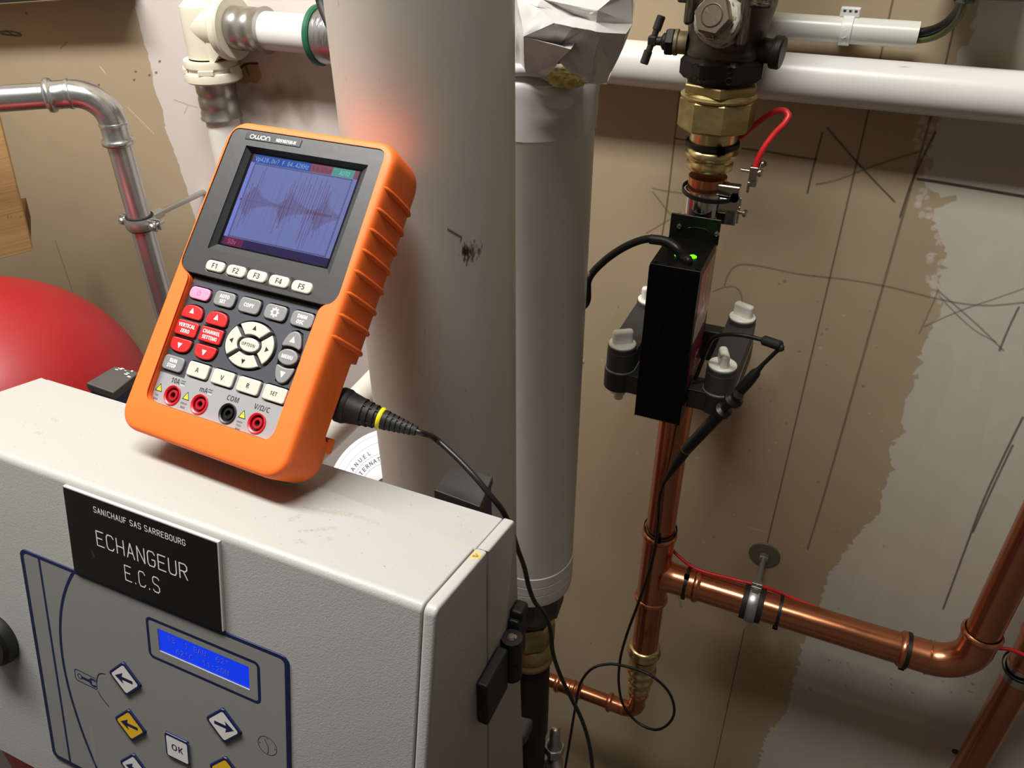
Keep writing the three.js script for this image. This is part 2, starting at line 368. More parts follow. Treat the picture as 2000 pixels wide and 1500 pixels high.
  part(wire, 'sheath', tube(sp.map((p) => p.clone().add(V3(0, 3.4, 1))), 4.6, 60), mats.blackPlastic);
  part(wire, 'earth_core', tube(sp.map((p) => p.clone().add(V3(1.5, -3.2, 2))), 3.2, 60), M(0x4d5424, 0.5), 'green and yellow core');
  const jb = atZ(1925, -10, -905);
  const box = thing('junction_box', 'dark grey box at the top right corner where the cable ends', 'junction box', jb);
  part(box, 'body', rbox(jb.x, jb.y + 15, jb.z - 30, 74, 40, 60, 7), mats.darkGrey);
  part(box, 'cable_gland', flat(rev([[7, 0], [10, 1], [10, 9], [0, 9]], atZ(1882, 6, -915), V3(0, 1, 0), 6), 0.2), mats.greyUnion);
}
// ------------------------------------------------------------------ galvanised pipe, upper left
{
  const x = -1004, z = -841, r = 17.5, ye = -288, c = V3(x, ye, z), D = V3(0, -1, 0);
  const far = atY(0, 193, ye), H = far.clone().sub(c).normalize();
  const down = thing('steel_pipe', 'galvanised steel pipe dropping behind the red vessel', 'pipe', c.clone().add(V3(0, -75, 0)));
  part(down, 'tube', cyl(c.clone().add(V3(0, -60, 0)), c.clone().add(V3(0, -1100, 0)), r, r, 40), mats.galv);
  const side = thing('steel_pipe', 'galvanised steel pipe running out of the left edge from the bend', 'pipe', c.clone().addScaledVector(H, 70));
  part(side, 'tube', cyl(c.clone().addScaledVector(H, 60), c.clone().addScaledVector(H, 330), r, r, 40), mats.galv);
  const e = thing('pipe_elbow', 'shiny galvanised press elbow turning down towards the red vessel', 'pipe fitting', c);
  part(e, 'bend', elbow(c, H, D, 44, r + 1.6), mats.galv);
  const sock = (p, d) => rev([[r + 1.4, 0], [r + 3.4, 3], [r + 1.6, 7], [r + 1.6, 22], [r + 5.2, 25], [r + 6, 28.5], [r + 5.2, 32], [r + 1.4, 34], [r, 35]], p, d, 44);
  const sb = 44 / Math.tan(H.angleTo(D) / 2);
  part(e, 'socket', sock(c.clone().addScaledVector(H, sb - 2), H), mats.galv);
  part(e, 'socket', sock(c.clone().addScaledVector(D, sb - 2), D), mats.galv);
  // clamp with threaded rod into the wall
  const yc = -484, k = thing('pipe_clamp', 'steel clamp with threaded wall rod on the galvanised drop pipe', 'pipe clamp', V3(x, yc, z));
  part(k, 'rubber_lining', flat(rev([[r, -11], [r + 3, -11], [r + 3, 11], [r, 11]], V3(x, yc, z), UPV, 44), 0.4), mats.blackRubber);
  part(k, 'band', flat(rev([[r + 2.8, -9], [r + 4.6, -9], [r + 6.2, -4], [r + 6.2, 4], [r + 4.6, 9], [r + 2.8, 9]], V3(x, yc, z), UPV, 44), 0.5), mats.zinc);
  for (const s of [-1, 1]) {
    part(k, 'ear', [rbox(x + s * 29, yc, z + 5, 16, 17, 2.4, 1), rbox(x + s * 29, yc, z - 3, 16, 17, 2.4, 1)], mats.zinc);
    part(k, 'screw', [rod(V3(x + s * 31, yc, z - 16), V3(x + s * 31, yc, z + 12), 2.6), flat(rev([[0, 0], [5, 0], [5.4, 3], [4, 5.5], [0, 6]], V3(x + s * 31, yc, z + 6.4), V3(0, 0, 1), 24), 0.5)], mats.zinc);
  }
  part(k, 'wall_rod', rod(V3(x + 2, yc + 1, z - 20), V3(x + 2, yc + 1, -981), 4.6), mats.zinc);
  part(k, 'rod_nut', hexa(V3(x + 2, yc + 1, z - 42), V3(0, 0, 1), 15, 20), mats.zinc);
}
// ------------------------------------------------------------------ plywood box, dark shelf and red vessel on the left
{
  const wood = canvasTex(512, 512, (c, w, h) => {
    c.fillStyle = '#c6a06a'; c.fillRect(0, 0, w, h);
    for (let i = 0; i < 240; i++) { const y = rnd() * h; c.strokeStyle = rnd() < 0.5 ? 'rgba(170,130,80,0.2)' : 'rgba(226,194,144,0.2)'; c.lineWidth = 1 + rnd() * 3; c.beginPath(); c.moveTo(0, y); c.bezierCurveTo(w * 0.3, y + 12 * (rnd() - 0.5), w * 0.6, y + 20 * (rnd() - 0.5), w, y); c.stroke(); }
    for (let i = 0; i < 12; i++) { c.fillStyle = 'rgba(110,76,38,0.35)'; c.beginPath(); c.ellipse(rnd() * w, rnd() * h, 1 + rnd() * 3, 4 + rnd() * 6, 0.4, 0, 7); c.fill(); }
  });
  const tR = atZ(-2, 225, -820), bR = atZ(64, 489, -820), bL = atZ(0, 506, -782);
  const up = tR.clone().sub(bR).normalize(), out = bL.clone().sub(bR).normalize(), n = up.clone().cross(out).normalize();
  const board = thing('plywood_panel', 'light brown plywood panel at the left edge above the red vessel', 'wooden panel', bR);
  const put = (g) => g.applyMatrix4(new THREE.Matrix4().makeBasis(out.clone().negate(), up, n)).translate(bR.x, bR.y, bR.z);
  const fix = (g) => metricUV(g, 260);
  part(board, 'face', put(fix(rbox(-150, 210, -9, 300, 420, 18, 1.2))), M(0xffffff, 0.65, 0, { map: wood }));
  part(board, 'batten', put(fix(rbox(-150, 20, -70, 296, 40, 104, 2))), M(0x6b4a2c, 0.8), 'dark edge batten');
  const s0 = atZ(-30, 8, -932), s1 = atZ(222, -9, -932);
  const sh = thing('cable_tray', 'dark metal tray across the top left corner', 'cable tray', s0);
  const dir = s1.clone().sub(s0), L = dir.length();
  const geo = (y, h, z, d) => rbox(L / 2 - 60, y, z, L + 120, h, d, 1.5).applyQuaternion(new THREE.Quaternion().setFromUnitVectors(V3(1, 0, 0), dir.clone().normalize())).translate(s0.x, s0.y, s0.z);
  part(sh, 'side_rail', geo(24, 48, 0, 4), mats.darkSteel);
  part(sh, 'tray_floor', geo(2, 4, -22, 44), mats.darkSteel);
  const c = V3(-1028, -670.5, -546), R = 200;
  const v = thing('expansion_vessel', 'large glossy red vessel with a domed top behind the grey cabinet', 'vessel', V3(c.x, -1900, c.z));
  const prof = [];
  for (let i = 0; i <= 24; i++) { const a = i / 24 * Math.PI / 2; prof.push([R * Math.cos(a), R * Math.sin(a)]); }
  part(v, 'dome', rev([[R, -40], ...prof], c, UPV, 96), mats.red);
  part(v, 'body', rev([[R - 6, -1000], [R, -990], [R, -46], [R - 2, -42], [R - 2, -39]], c, UPV, 96), mats.red);
  part(v, 'foot_ring', flat(rev([[150, -1229.5], [160, -1229.5], [172, -990], [150, -990]], c, UPV, 64), 0.4), mats.red);
}
// ------------------------------------------------------------------ the two jacketed grey pipes
{
  const c = V3(-267, 0, -466), r = 57.6;
  const tex = canvasTex(1024, 1024, (x, w, h) => {
    x.fillStyle = '#fff'; x.fillRect(0, 0, w, h);
    const at = (deg, y) => [(((deg % 360) + 360) % 360) / 360 * w, (320 - y) / 1200 * h];      // y in mm from the lens
    const dot = (d, y, a, b, al) => { const p = at(d, y); x.fillStyle = 'rgba(40,32,26,' + al + ')'; x.beginPath(); x.ellipse(p[0], p[1], a, b, rnd() * 3, 0, 7); x.fill(); };
    for (let i = 0; i < 80; i++) dot(53 + (rnd() + rnd() - 1) * 9, -222 + (rnd() + rnd() - 1) * 9, 0.5 + rnd() * 1.6, 0.4 + rnd(), 0.45);
    for (let i = 0; i < 34; i++) dot(50 + (rnd() + rnd() - 1) * 4, -220 + (rnd() + rnd() - 1) * 4, 0.8 + rnd() * 2, 0.5 + rnd(), 0.55);
    x.strokeStyle = 'rgba(40,32,26,0.8)'; x.lineWidth = 1.2; x.beginPath(); x.moveTo(...at(38, -203)); x.lineTo(...at(43, -207)); x.lineTo(...at(47, -210)); x.lineTo(...at(46, -213)); x.stroke();
    for (let i = 0; i < 90; i++) dot(rnd() * 360, 300 - rnd() * 1100, 0.5 + rnd() * 1.5, 0.4 + rnd() * 0.8, 0.25);
    for (let i = 0; i < 14; i++) { const p = at(rnd() * 360, 300 - rnd() * 900); x.strokeStyle = 'rgba(90,80,72,0.25)'; x.lineWidth = 1; x.beginPath(); x.moveTo(...p); x.lineTo(p[0] + rnd() * 10, p[1] + rnd() * 24 - 12); x.stroke(); }
  });
  tex.wrapS = THREE.RepeatWrapping;
  const big = thing('insulated_pipe', 'broad smooth grey insulated pipe the orange meter leans against', 'insulated pipe', V3(c.x, -900, c.z));
  const g = new THREE.LatheGeometry([[r, -880], [r, 320]].map((a) => new THREE.Vector2(...a)), 96).translate(c.x, 0, c.z);
  part(big, 'jacket', g, M(0xbfbab1, 0.38, 0, { map: tex, bumpMap: bumpSoft, bumpScale: 0.00015 }));
  part(big, 'end_cap', flat(rev([[0, -884], [r - 2, -884], [r + 0.6, -880], [r + 0.6, -868], [r, -867]], c, UPV, 96), 0.4), mats.pvcJacket2);

  const p = V3(-287, 0, -704), q = 55;
  const two = thing('insulated_pipe', 'narrower grey insulated pipe with a capped lower end beside the cabinet', 'insulated pipe', V3(p.x, -820, p.z));
  part(two, 'jacket', flat(rev([[q, -800], [q, -205], [q + 0.6, -204], [q + 0.6, -170]], p, UPV, 96), 0.6), mats.pvcJacket2);
  part(two, 'end_cap', flat(rev([[36, -830], [q - 4, -829], [q, -825], [q + 0.8, -815], [q + 0.8, -806], [q, -805.4], [q + 0.9, -804], [q + 0.9, -790], [q, -789.4], [q + 0.9, -788], [q + 0.9, -774], [q, -773]], p, UPV, 96), 0.5), mats.pvcJacket2);
  // loosened collar at the top of the jacket
  const col = new THREE.LatheGeometry([[q + 1, -218], [q + 1.8, -204], [q + 2.4, -192], [q + 3, -180], [q + 3.6, -172], [q + 1, -168], [q - 7, -160], [q - 12, -158]].map((a) => new THREE.Vector2(...a)), 120);
  const P = col.attributes.position;
  for (let i = 0; i < P.count; i++) {
    const a = Math.atan2(P.getX(i), P.getZ(i)), y = P.getY(i), k = (y + 215) / 50;
    const crush = Math.exp(-(((a - 0.75) / 0.28) ** 2)) * k * 9 * Math.sin(y * 0.22) + noise.noise(a * 3, y * 0.05, 3) * 3 * k;
    const lift = k * (noise.noise(a * 1.7, 5, 2) * 10 - Math.exp(-(((a - 0.75) / 0.5) ** 2)) * 9);
    const rr = Math.hypot(P.getX(i), P.getZ(i)) + crush;
    P.setXYZ(i, Math.sin(a) * rr, y + lift, Math.cos(a) * rr);
  }
  col.computeVertexNormals(); col.translate(p.x, 0, p.z);
  part(two, 'collar', col, mats.jacketFold, 'loose crumpled collar');

  for (const [px, py] of [[1147, 535], [1139, 706]]) { const y = atZ(px, py, p.z - 21).y, n = V3(0.926, 0, -0.378); part(two, 'rivet', flat(rev([[0, 0], [3, 0], [3, 1.6], [1.6, 2.8], [0, 3]], V3(p.x, y, p.z).addScaledVector(n, q - 0.4), n, 20), 0.5), mats.knob, 'small white plastic rivet'); }
  solo('hanging_cable', 'black cable hanging at the top left edge of the broad grey pipe', 'cable', atZ(620, -10, -575), tube([V3(-500, 500, -640), V3(-470, 200, -620), atZ(612, -60, -575), atZ(622, -10, -575), atZ(633, 22, -570), atZ(650, 60, -560), atZ(680, 120, -560)], 4, 40), mats.blackRubber);
  const lip = [];
  for (let i = 0; i <= 24; i++) { const a = -1.5 + i / 24 * 2.85, t = a - 0.2; lip.push(V3(p.x + Math.sin(a) * (q - 1), -160 + 2.5 * Math.cos(t * 1.4) - (a > 0.6 ? (a - 0.6) * 5 : 0) + noise.noise(a * 3, 1, 1) * 1.5, p.z + Math.cos(a) * (q - 1))); }
  part(two, 'rolled_lip', tube(lip, 5.2, 80), mats.jacketFold);
  // crumpled jacket of the bend above: folded sheet wrapped round the insulation
  const v = [[160, -60, -650], [450, -10, -640], [400, 85, -632], [590, 258, -622], [840, 172, -640], [1060, 252, -630], [1080, 118, -628], [1290, -60, -648], [1450, -60, -668], [1475, 270, -664], [1400, 380, -646],
    [1060, 355, -612], [800, 308, -612], [245, 412, -622], [160, 400, -645], [650, 500, -640], [775, 556, -616], [895, 368, -632], [275, 826, -648], [160, 834, -655], [520, 852, -648], [885, 888, -646], [1040, 946, -650], [1100, 420, -630], [1340, 600, -668], [1240, 800, -676], [1185, 946, -680], [640, 690, -632], [830, 480, -636],
    [1010, 820, -642], [60, -60, -690], [60, 420, -680], [60, 840, -690]].map(([x, y, z]) => atZ(980 + x * 0.17337, y * 0.17337, z));
  const f = [[0, 1, 2], [0, 2, 13], [0, 13, 14], [2, 3, 13], [1, 4, 2], [2, 4, 3], [1, 6, 4], [4, 6, 5], [1, 7, 6], [7, 8, 6], [6, 8, 9], [6, 9, 5], [4, 5, 12], [3, 4, 12], [5, 11, 12], [5, 9, 10], [5, 10, 11],
    [3, 12, 15], [13, 3, 15], [12, 17, 15], [12, 11, 17], [15, 17, 28], [15, 28, 16], [13, 15, 16], [13, 16, 27], [13, 27, 18], [14, 13, 18], [14, 18, 19], [18, 27, 20], [17, 11, 23], [17, 23, 28], [16, 28, 27], [28, 23, 29], [27, 28, 29], [27, 29, 21], [23, 22, 29], [29, 22, 21], [11, 10, 23], [10, 24, 23], [23, 24, 25], [23, 25, 22], [25, 26, 22], [9, 24, 10],
    [30, 0, 14], [30, 14, 31], [31, 14, 19], [31, 19, 32]];
  const pos = [];
  const sub = (a, b, cc, n) => {                                   // subdivide with small creases
    if (!n) { pos.push(a, b, cc); return; }
    const ab = a.clone().add(b).multiplyScalar(0.5), bc = b.clone().add(cc).multiplyScalar(0.5), ca = cc.clone().add(a).multiplyScalar(0.5);
    for (const m of [ab, bc, ca]) m.z += noise.noise(m.x * 0.09, m.y * 0.09, 4) * 2.6 * n * 0.5;
    sub(a, ab, ca, n - 1); sub(ab, b, bc, n - 1); sub(ca, bc, cc, n - 1); sub(ab, bc, ca, n - 1);
  };
  f.forEach((t) => sub(v[t[0]].clone(), v[t[1]].clone(), v[t[2]].clone(), 3));
  // the sheet's sides run back round the bend
  const rim = [8, 9, 24, 25, 26, 22];
  for (let i = 0; i + 1 < rim.length; i++) {
    const a = v[rim[i]], b = v[rim[i + 1]], a2 = a.clone().add(V3(-26, 4, -95)), b2 = b.clone().add(V3(-26, 4, -85));
    sub(b.clone(), a.clone(), a2.clone(), 1); sub(b.clone(), a2, b2, 1);
  }
  const sheet = new THREE.BufferGeometry().setFromPoints(pos);
  const wrap = thing('pipe_jacket', 'crumpled pale grey jacket folded round the bend above the narrower insulated pipe', 'pipe jacket', V3(-270, -120, -700));
  part(wrap, 'sheet', toCreasedNormals(mergeVertices(sheet, 0.05), 0.45), mats.jacketFold);
  part(wrap, 'bend_core', cyl(V3(p.x, -150, p.z), V3(p.x, 420, p.z), 47, 47, 64), mats.pvcJacket2);
  const wl = new THREE.IcosahedronGeometry(1, 5), Q = wl.attributes.position;
  for (let i = 0; i < Q.count; i++) { const d = V3().fromBufferAttribute(Q, i), k = 1 + 0.28 * noise.noise(d.x * 4, d.y * 4, d.z * 4) + 0.14 * noise.noise(d.x * 13, d.y * 13, d.z * 13); Q.setXYZ(i, d.x * 17 * k, d.y * 9 * k, d.z * 15 * k); }
  const wp = atZ(1106, 149, -664); wl.computeVertexNormals(); wl.translate(wp.x, wp.y, wp.z);
  part(wrap, 'mineral_wool', wl, mats.wool, 'yellow-brown mineral wool showing in the gap');
}
// union, brass nut and black valve under the narrower insulated pipe
{
  const p = V3(-287, 0, -704), g = thing('valve_assembly', 'black valve with grey union and brass nut below the narrower insulated pipe', 'valve', V3(p.x, -1900, p.z));
  part(g, 'union_nut', hexa(V3(p.x, -880, p.z), UPV, 86, 46, 4, 0.5, 8), mats.greyUnion, 'grey union nut');
  part(g, 'union_neck', flat(rev([[30, -900], [34, -896], [36, -880], [40, -834], [40, -828]], p, UPV, 48), 0.5), mats.greyUnion);
  part(g, 'brass_nut', hexa(V3(p.x, -950, p.z), UPV, 66, 44, 4, 0.2, 8), mats.brassOld, 'dull brass nut');
  part(g, 'brass_ring', flat(rev([[26, -994], [35, -992], [36, -986], [33, -980], [35, -974], [35, -958], [32, -952], [26, -950]], p, UPV, 48), 0.5), mats.brassOld);
  part(g, 'valve_body', flat(rev([[0, -1900], [30, -1899], [30, -1330], [26, -1326], [27, -1180], [30, -1176], [30, -1010], [27, -1004], [27, -990]], p, UPV, 48), 0.5), mats.blackPlastic);
  part(g, 'lever', [rbox(p.x - 6, -1120, p.z + 40, 46, 30, 40, 8), cyl(V3(p.x, -1120, p.z), V3(p.x, -1120, p.z + 40), 14)], mats.greyUnion);
  const q = V3(p.x + 36, -1195, p.z - 24), d = thing('drain_cock', 'small weathered grey metal fitting beside the black valve', 'valve', q);
  part(d, 'body', [flat(rev([[0, -160], [14, -158], [16, -90], [11, -84], [13, -40], [9, -30], [9, 0], [5, 6], [0, 8]], q, UPV, 24), 0.6), hexa(q.clone().add(V3(0, -60, 0)), UPV, 30, 18)], mats.zinc);
  part(d, 'outlet', cyl(q.clone().add(V3(0, -70, 0)), q.clone().add(V3(26, -110, 34)), 9, 11), mats.zinc);
}
// ------------------------------------------------------------------ copper pipework
const CX = -151.5, CZ = -875, CR = 21, HY = -930;
const yc = (px, py, r = CR) => atZ(px, py, CZ + r).y;                // height read on the front of the riser
const copperUV = (g) => g;
{
  const c = V3(CX, 0, CZ), X = V3(1, 0, 0), D = V3(0, -1, 0);
  const ring = (rr) => [[CR + 0.2, 0], [rr, 1.6], [rr + 1.6, 4], [rr + 1.6, 7.5], [rr, 10], [CR + 1.4, 11.5]];
  const ySleeve = -286, yTeeTop = -846, yTeeBot = -984;
  // riser between the brass adapter and the tee
  const riser = thing('copper_pipe', 'upright copper pipe running up behind the black electronic box', 'copper pipe', V3(CX, yTeeTop, CZ));
  part(riser, 'tube', cyl(V3(CX, yTeeTop - 18, CZ), V3(CX, ySleeve - 18, CZ), CR, CR, 64), mats.copper);
  // tee
  const tee = thing('copper_tee', 'copper tee fitting where the upright pipe meets the horizontal one', 'pipe fitting', V3(CX, HY, CZ));
  part(tee, 'body', cyl(V3(CX, yTeeBot, CZ), V3(CX, yTeeTop - 6, CZ), CR + 2, CR + 2, 64), mats.copperFit);
  part(tee, 'branch', flat(rev([[CR - 2, 12], [CR + 6, 15], [CR + 2.4, 26], [CR + 1.8, 34], [CR + 2, 62]], V3(CX, HY, CZ), X, 64), 0.9), mats.copperFit);
  part(tee, 'bead', rev(ring(CR + 3), V3(CX, yTeeTop - 8, CZ), UPV, 64), mats.copperFit);
  part(tee, 'bead', rev(ring(CR + 3), V3(CX, yTeeBot + 4, CZ), D, 64), mats.copperFit);
  part(tee, 'bead', rev(ring(CR + 3), V3(CX + 60, HY, CZ), X, 64), mats.copperFit);
  // horizontal run and elbow
  const ex = 280.5, h = thing('copper_pipe', 'horizontal copper pipe between the tee and the right elbow', 'copper pipe', V3(CX + 62, HY, CZ));
  part(h, 'tube', cyl(V3(CX + 50, HY, CZ), V3(ex - 70, HY, CZ), CR + 1, CR + 1, 64), mats.copper);
  const e = thing('copper_elbow', 'large copper elbow turning the horizontal pipe upward at the right', 'pipe fitting', V3(ex, HY, CZ)), ec = V3(ex, HY, CZ);
  part(e, 'bend', elbow(ec, V3(-1, 0, 0), UPV, 46, CR + 2), mats.copperFit);
  const sock = (p, d) => [rev([[CR + 1.8, 0], [CR + 3.4, 2], [CR + 2, 4], [CR + 2, 30]], p, d, 64), rev(ring(CR + 3), p.clone().addScaledVector(d, 28), d, 64)];
  part(e, 'socket', sock(V3(ex - 45, HY, CZ), V3(-1, 0, 0)), mats.copperFit);
  part(e, 'socket', [rev([[CR + 1.8, 0], [CR + 2, 4], [CR + 2, 26]], V3(ex, HY + 44, CZ), UPV, 64), rev(ring(CR + 3), V3(ex, HY + 66, CZ), UPV, 64)], mats.copperFit);
  const up = thing('copper_pipe', 'copper pipe rising out of the right elbow to the picture edge', 'copper pipe', V3(ex, HY + 70, CZ));
  part(up, 'tube', cyl(V3(ex, HY + 60, CZ), V3(ex, -236, CZ), CR, CR, 64), mats.copper);
  // lower right pipe
  const lx = 363, lz = -933, low = thing('copper_pipe', 'copper pipe dropping out of the lower right corner below a steel clamp', 'copper pipe', V3(lx, -1900, lz));
  part(low, 'tube', cyl(V3(lx, -1900, lz), V3(lx, -700, lz), CR, CR, 64), mats.copper);
  const ly = atZ(1985, 1262, lz + CR).y;
  part(low, 'bead', rev(ring(CR + 3), V3(lx, ly + 6, lz), UPV, 64), mats.copperFit);
  part(low, 'socket', rev([[CR + 0.3, 0], [CR + 2, 1], [CR + 2, 60]], V3(lx, ly - 26, lz), UPV, 64), mats.copperFit);
  // riser below the tee, brass reducer, small elbow and small pipe
  const yb0 = yc(1252, 1280), yb1 = yc(1236, 1366);
  const lo = thing('copper_pipe', 'short upright copper pipe between the tee and the lower brass reducer', 'copper pipe', V3(CX, yb0, CZ));
  part(lo, 'tube', cyl(V3(CX, yb0 - 8, CZ), V3(CX, yTeeBot + 8, CZ), CR, CR, 64), mats.copper);
  const red = thing('brass_reducer', 'ringed brass reducer at the foot of the upright copper pipe', 'pipe fitting', V3(CX, yb1, CZ)), H = yb0 - yb1;
  const bump = (a, r, b, R) => [[r, a], [R - 1, a + (b - a) * 0.2], [R, a + (b - a) * 0.4], [R, a + (b - a) * 0.6], [R - 1, a + (b - a) * 0.8], [r, b]];
  part(red, 'body', rev([[14, 0], ...bump(2, 15, H * 0.16, 19), ...bump(H * 0.2, 16, H * 0.38, 22), ...bump(H * 0.42, 19, H * 0.58, 25), [23, H * 0.62], [23, H * 0.8]], V3(CX, yb1, CZ), UPV, 56), mats.brass);
  part(red, 'bead', rev([[CR + 0.4, 0], [CR + 5, 2], [CR + 7, 6], [CR + 5.5, 11], [CR + 4, 14], [CR + 5, 17], [CR + 4, 21], [CR, 22]], V3(CX, yb0 - 20, CZ), UPV, 56), mats.brass);
  const sy = yb1 - 62, sc = V3(CX, sy, CZ), sr = 12.5;
  const se = thing('copper_elbow', 'small copper elbow below the brass reducer', 'pipe fitting', sc);
  part(se, 'bend', elbow(sc, UPV, V3(-1, 0, 0), 24, sr + 1.6), mats.copperFit);
  const ssock = (p, d, L) => rev([[sr + 1.4, 0], [sr + 2.6, 2], [sr + 1.6, 5], [sr + 1.6, L - 11], [sr + 4, L - 9], [sr + 5, L - 6], [sr + 4, L - 3], [sr + 1, L], [sr, L]], p, d, 48);
  part(se, 'socket', ssock(sc.clone().add(V3(0, 22, 0)), UPV, 40), mats.copperFit);
  part(se, 'socket', ssock(sc.clone().add(V3(-22, 0, 0)), V3(-1, 0, 0), 32), mats.copperFit);
  const sp = thing('copper_pipe', 'thin copper pipe running from the small elbow towards the black valve', 'copper pipe', sc.clone().add(V3(-40, 0, 0)));
  part(sp, 'tube', cyl(sc.clone().add(V3(-40, 0, 0)), sc.clone().add(V3(-240, 0, 0)), sr, sr, 48), mats.copper);
  const sl = thing('copper_coupling', 'small copper coupling on the thin pipe beside the black valve', 'pipe fitting', sc.clone().add(V3(-124, 0, 0)));
  part(sl, 'sleeve', [ssock(sc.clone().add(V3(-124, 0, 0)), V3(1, 0, 0), 22), ssock(sc.clone().add(V3(-124, 0, 0)), V3(-1, 0, 0), 30)], mats.copperFit);
  part(sl, 'bead', rev([[sr + 1.6, 0], [sr + 4, 1.5], [sr + 4, 5], [sr + 1.6, 6.5]], sc.clone().add(V3(-121, 0, 0)), V3(1, 0, 0), 48), mats.copperFit);

  // ---------------------------------------------------------------- brass adapter and strainer above
  const yN0 = yc(1393, 300, 27), yN1 = yc(1393, 345, 26), yNutB = yc(1398, 270, 38), yNutT = yc(1406, 205, 38), yRingT = yc(1410, 176, 38), yHexB = yc(1412, 170, 42), yHexT = yc(1418, 122, 42);
  const ad = thing('brass_adapter', 'bright brass press adapter between the strainer and the upright copper pipe', 'pipe fitting', V3(CX, yN1, CZ));
  const a0 = yN1, A = yNutB - yN1;
  part(ad, 'sleeve', rev([[CR + 0.3, a0], [25, a0 + 1], [25, a0 + 7], [23.4, a0 + 9], [23.4, a0 + 12], [27, a0 + 14], [28.6, a0 + 18], [27, a0 + 22.5], [24, a0 + 24], [24, a0 + A * 0.62], [25.5, a0 + A * 0.64], [25.5, yNutB + 4]], c, UPV, 64), mats.brass);
  part(ad, 'union_nut', hexa(V3(CX, yNutB, CZ), UPV, 74, yNutT - yNutB, 3, 0.35, 8), mats.brassOld, 'big octagonal brass nut');
  part(ad, 'thread', flat(rev([[30, yNutT - 2], [39, yNutT - 1], [39.5, yNutT + 1], [36, yNutT + 3], [33, yNutT + 8], [33, yRingT + 2]], c, UPV, 56), 0.4), mats.brassOld);
  part(ad, 'collar_nut', hexa(V3(CX, yNutT + 5, CZ), UPV, 70, yRingT - yNutT - 5, 1.2, 0.2, 6), mats.brassOld);
  // strainer body, dark with age
  const patina = canvasTex(512, 512, (x, w, h) => {
    x.fillStyle = '#544a3f'; x.fillRect(0, 0, w, h);
    for (let i = 0; i < 240; i++) { const t = rnd(), r = 4 + rnd() * 46, px = rnd() * w, py = rnd() * h, gr = x.createRadialGradient(px, py, 0, px, py, r), col = t < 0.4 ? '34,28,25' : t < 0.6 ? '112,98,66' : t < 0.75 ? '84,86,76' : t < 0.9 ? '60,36,34' : '150,134,100'; gr.addColorStop(0, 'rgba(' + col + ',0.5)'); gr.addColorStop(1, 'rgba(' + col + ',0)'); x.fillStyle = gr; x.fillRect(px - r, py - r, 2 * r, 2 * r); }
  });
  const old = M(0xffffff, 0.48, 0.35, { map: patina, bumpMap: bumpSoft, bumpScale: 0.0008 }), oldDark = M(0x1d1a18, 0.5, 0.4, { bumpMap: bumpSoft, bumpScale: 0.0005 });
  const st = thing('strainer', 'heavy blackened bronze strainer with hexagon bolt and side taps above the brass adapter', 'valve', V3(CX, yHexB, CZ));
  part(st, 'hexagon', [hexa(V3(CX, yHexB, CZ), UPV, 82, yHexT - yHexB, 5, 0.45, 8), flat(rev([[34, yRingT - 2], [35, yRingT + 6], [38, yHexB + 3]], c, UPV, 48), 0.4)], oldDark);
  part(st, 'body', flat(rev([[38, yHexT - 2], [40, yHexT + 2], [38, yHexT + 12], [40, yHexT + 30], [43, yHexT + 44], [45, yHexT + 60], [45, yHexT + 200]], c, UPV, 56), 0.8), old);
  const bp = atZ(1397, 34, CZ + 56), bd = V3(-0.1, 0.32, 1).normalize();
  const lime = M(0xffffff, 0.8, 0, { map: canvasTex(256, 256, (x, w, h) => { x.fillStyle = '#b9b1a4'; x.fillRect(0, 0, w, h); for (let i = 0; i < 90; i++) { x.fillStyle = rnd() < 0.6 ? 'rgba(64,50,40,0.75)' : 'rgba(128,100,56,0.6)'; x.beginPath(); x.ellipse(rnd() * w, rnd() * h, 2 + rnd() * 8, 2 + rnd() * 6, rnd() * 3, 0, 7); x.fill(); } }), bumpMap: bumpSoft, bumpScale: 0.002 });
  const boss = rev([[23, -40], [23, -14], [22, -6], [19.5, -2], [12, 0], [0, 0]], bp, bd, 40), BP = boss.attributes.position;
  for (let i = 0; i < BP.count; i++) { const a = V3().fromBufferAttribute(BP, i), n = noise.noise(a.x * 0.16, a.y * 0.16, a.z * 0.16) * 2.2; a.addScaledVector(bd, n * 0.5).addScaledVector(a.clone().sub(bp).normalize(), n); BP.setXYZ(i, a.x, a.y, a.z); }
  boss.computeVertexNormals();
  part(st, 'boss', boss, lime, 'white limescale crust round the bolt');
  part(st, 'bolt', [hexa(bp.clone().addScaledVector(bd, -1), bd, 31, 13, 1.6, 0.3), flat(rev([[10.5, 11], [10.5, 12.6], [9.6, 13.2], [9, 12.4], [0, 12.4]], bp, bd, 32), 0.4)], M(0x857a6c, 0.4, 0.8), 'hexagon bolt head');
  part(st, 'casting_rib', [rbox(CX + 21, yHexT + 70, CZ + 36, 9, 110, 26, 4), rbox(CX - 33, yHexT + 75, CZ + 30, 8, 90, 22, 4)], old);
  part(st, 'lug', [rbox(CX + 33, yHexT + 58, CZ + 40, 22, 16, 14, 3), rbox(CX - 38, yHexT + 56, CZ + 34, 14, 13, 14, 3)], old);
  // left tap with T handle, right plug
  const tc = atZ(1274, 78, CZ + 16), L = V3(-1, 0, 0.06).normalize(), t0 = V3(CX - 36, tc.y - 1, CZ + 12), tL = (t0.x - tc.x) / -L.x, tp = (k) => t0.clone().addScaledVector(L, k);
  part(st, 'tap_collar', flat(rev([[11, 0], [11, 9], [12.6, 10], [12.6, 13], [10, 14], [0, 14]], t0, L, 32), 0.5), M(0x7d7054, 0.55, 0.4));
  part(st, 'tap_stem', [hexa(tp(13), L, 24, tL - 27, 1.4, 0.2), flat(rev([[9, tL - 14], [8, tL - 11], [5, tL - 9], [0, tL - 9]], t0, L, 24), 0.5)], oldDark);
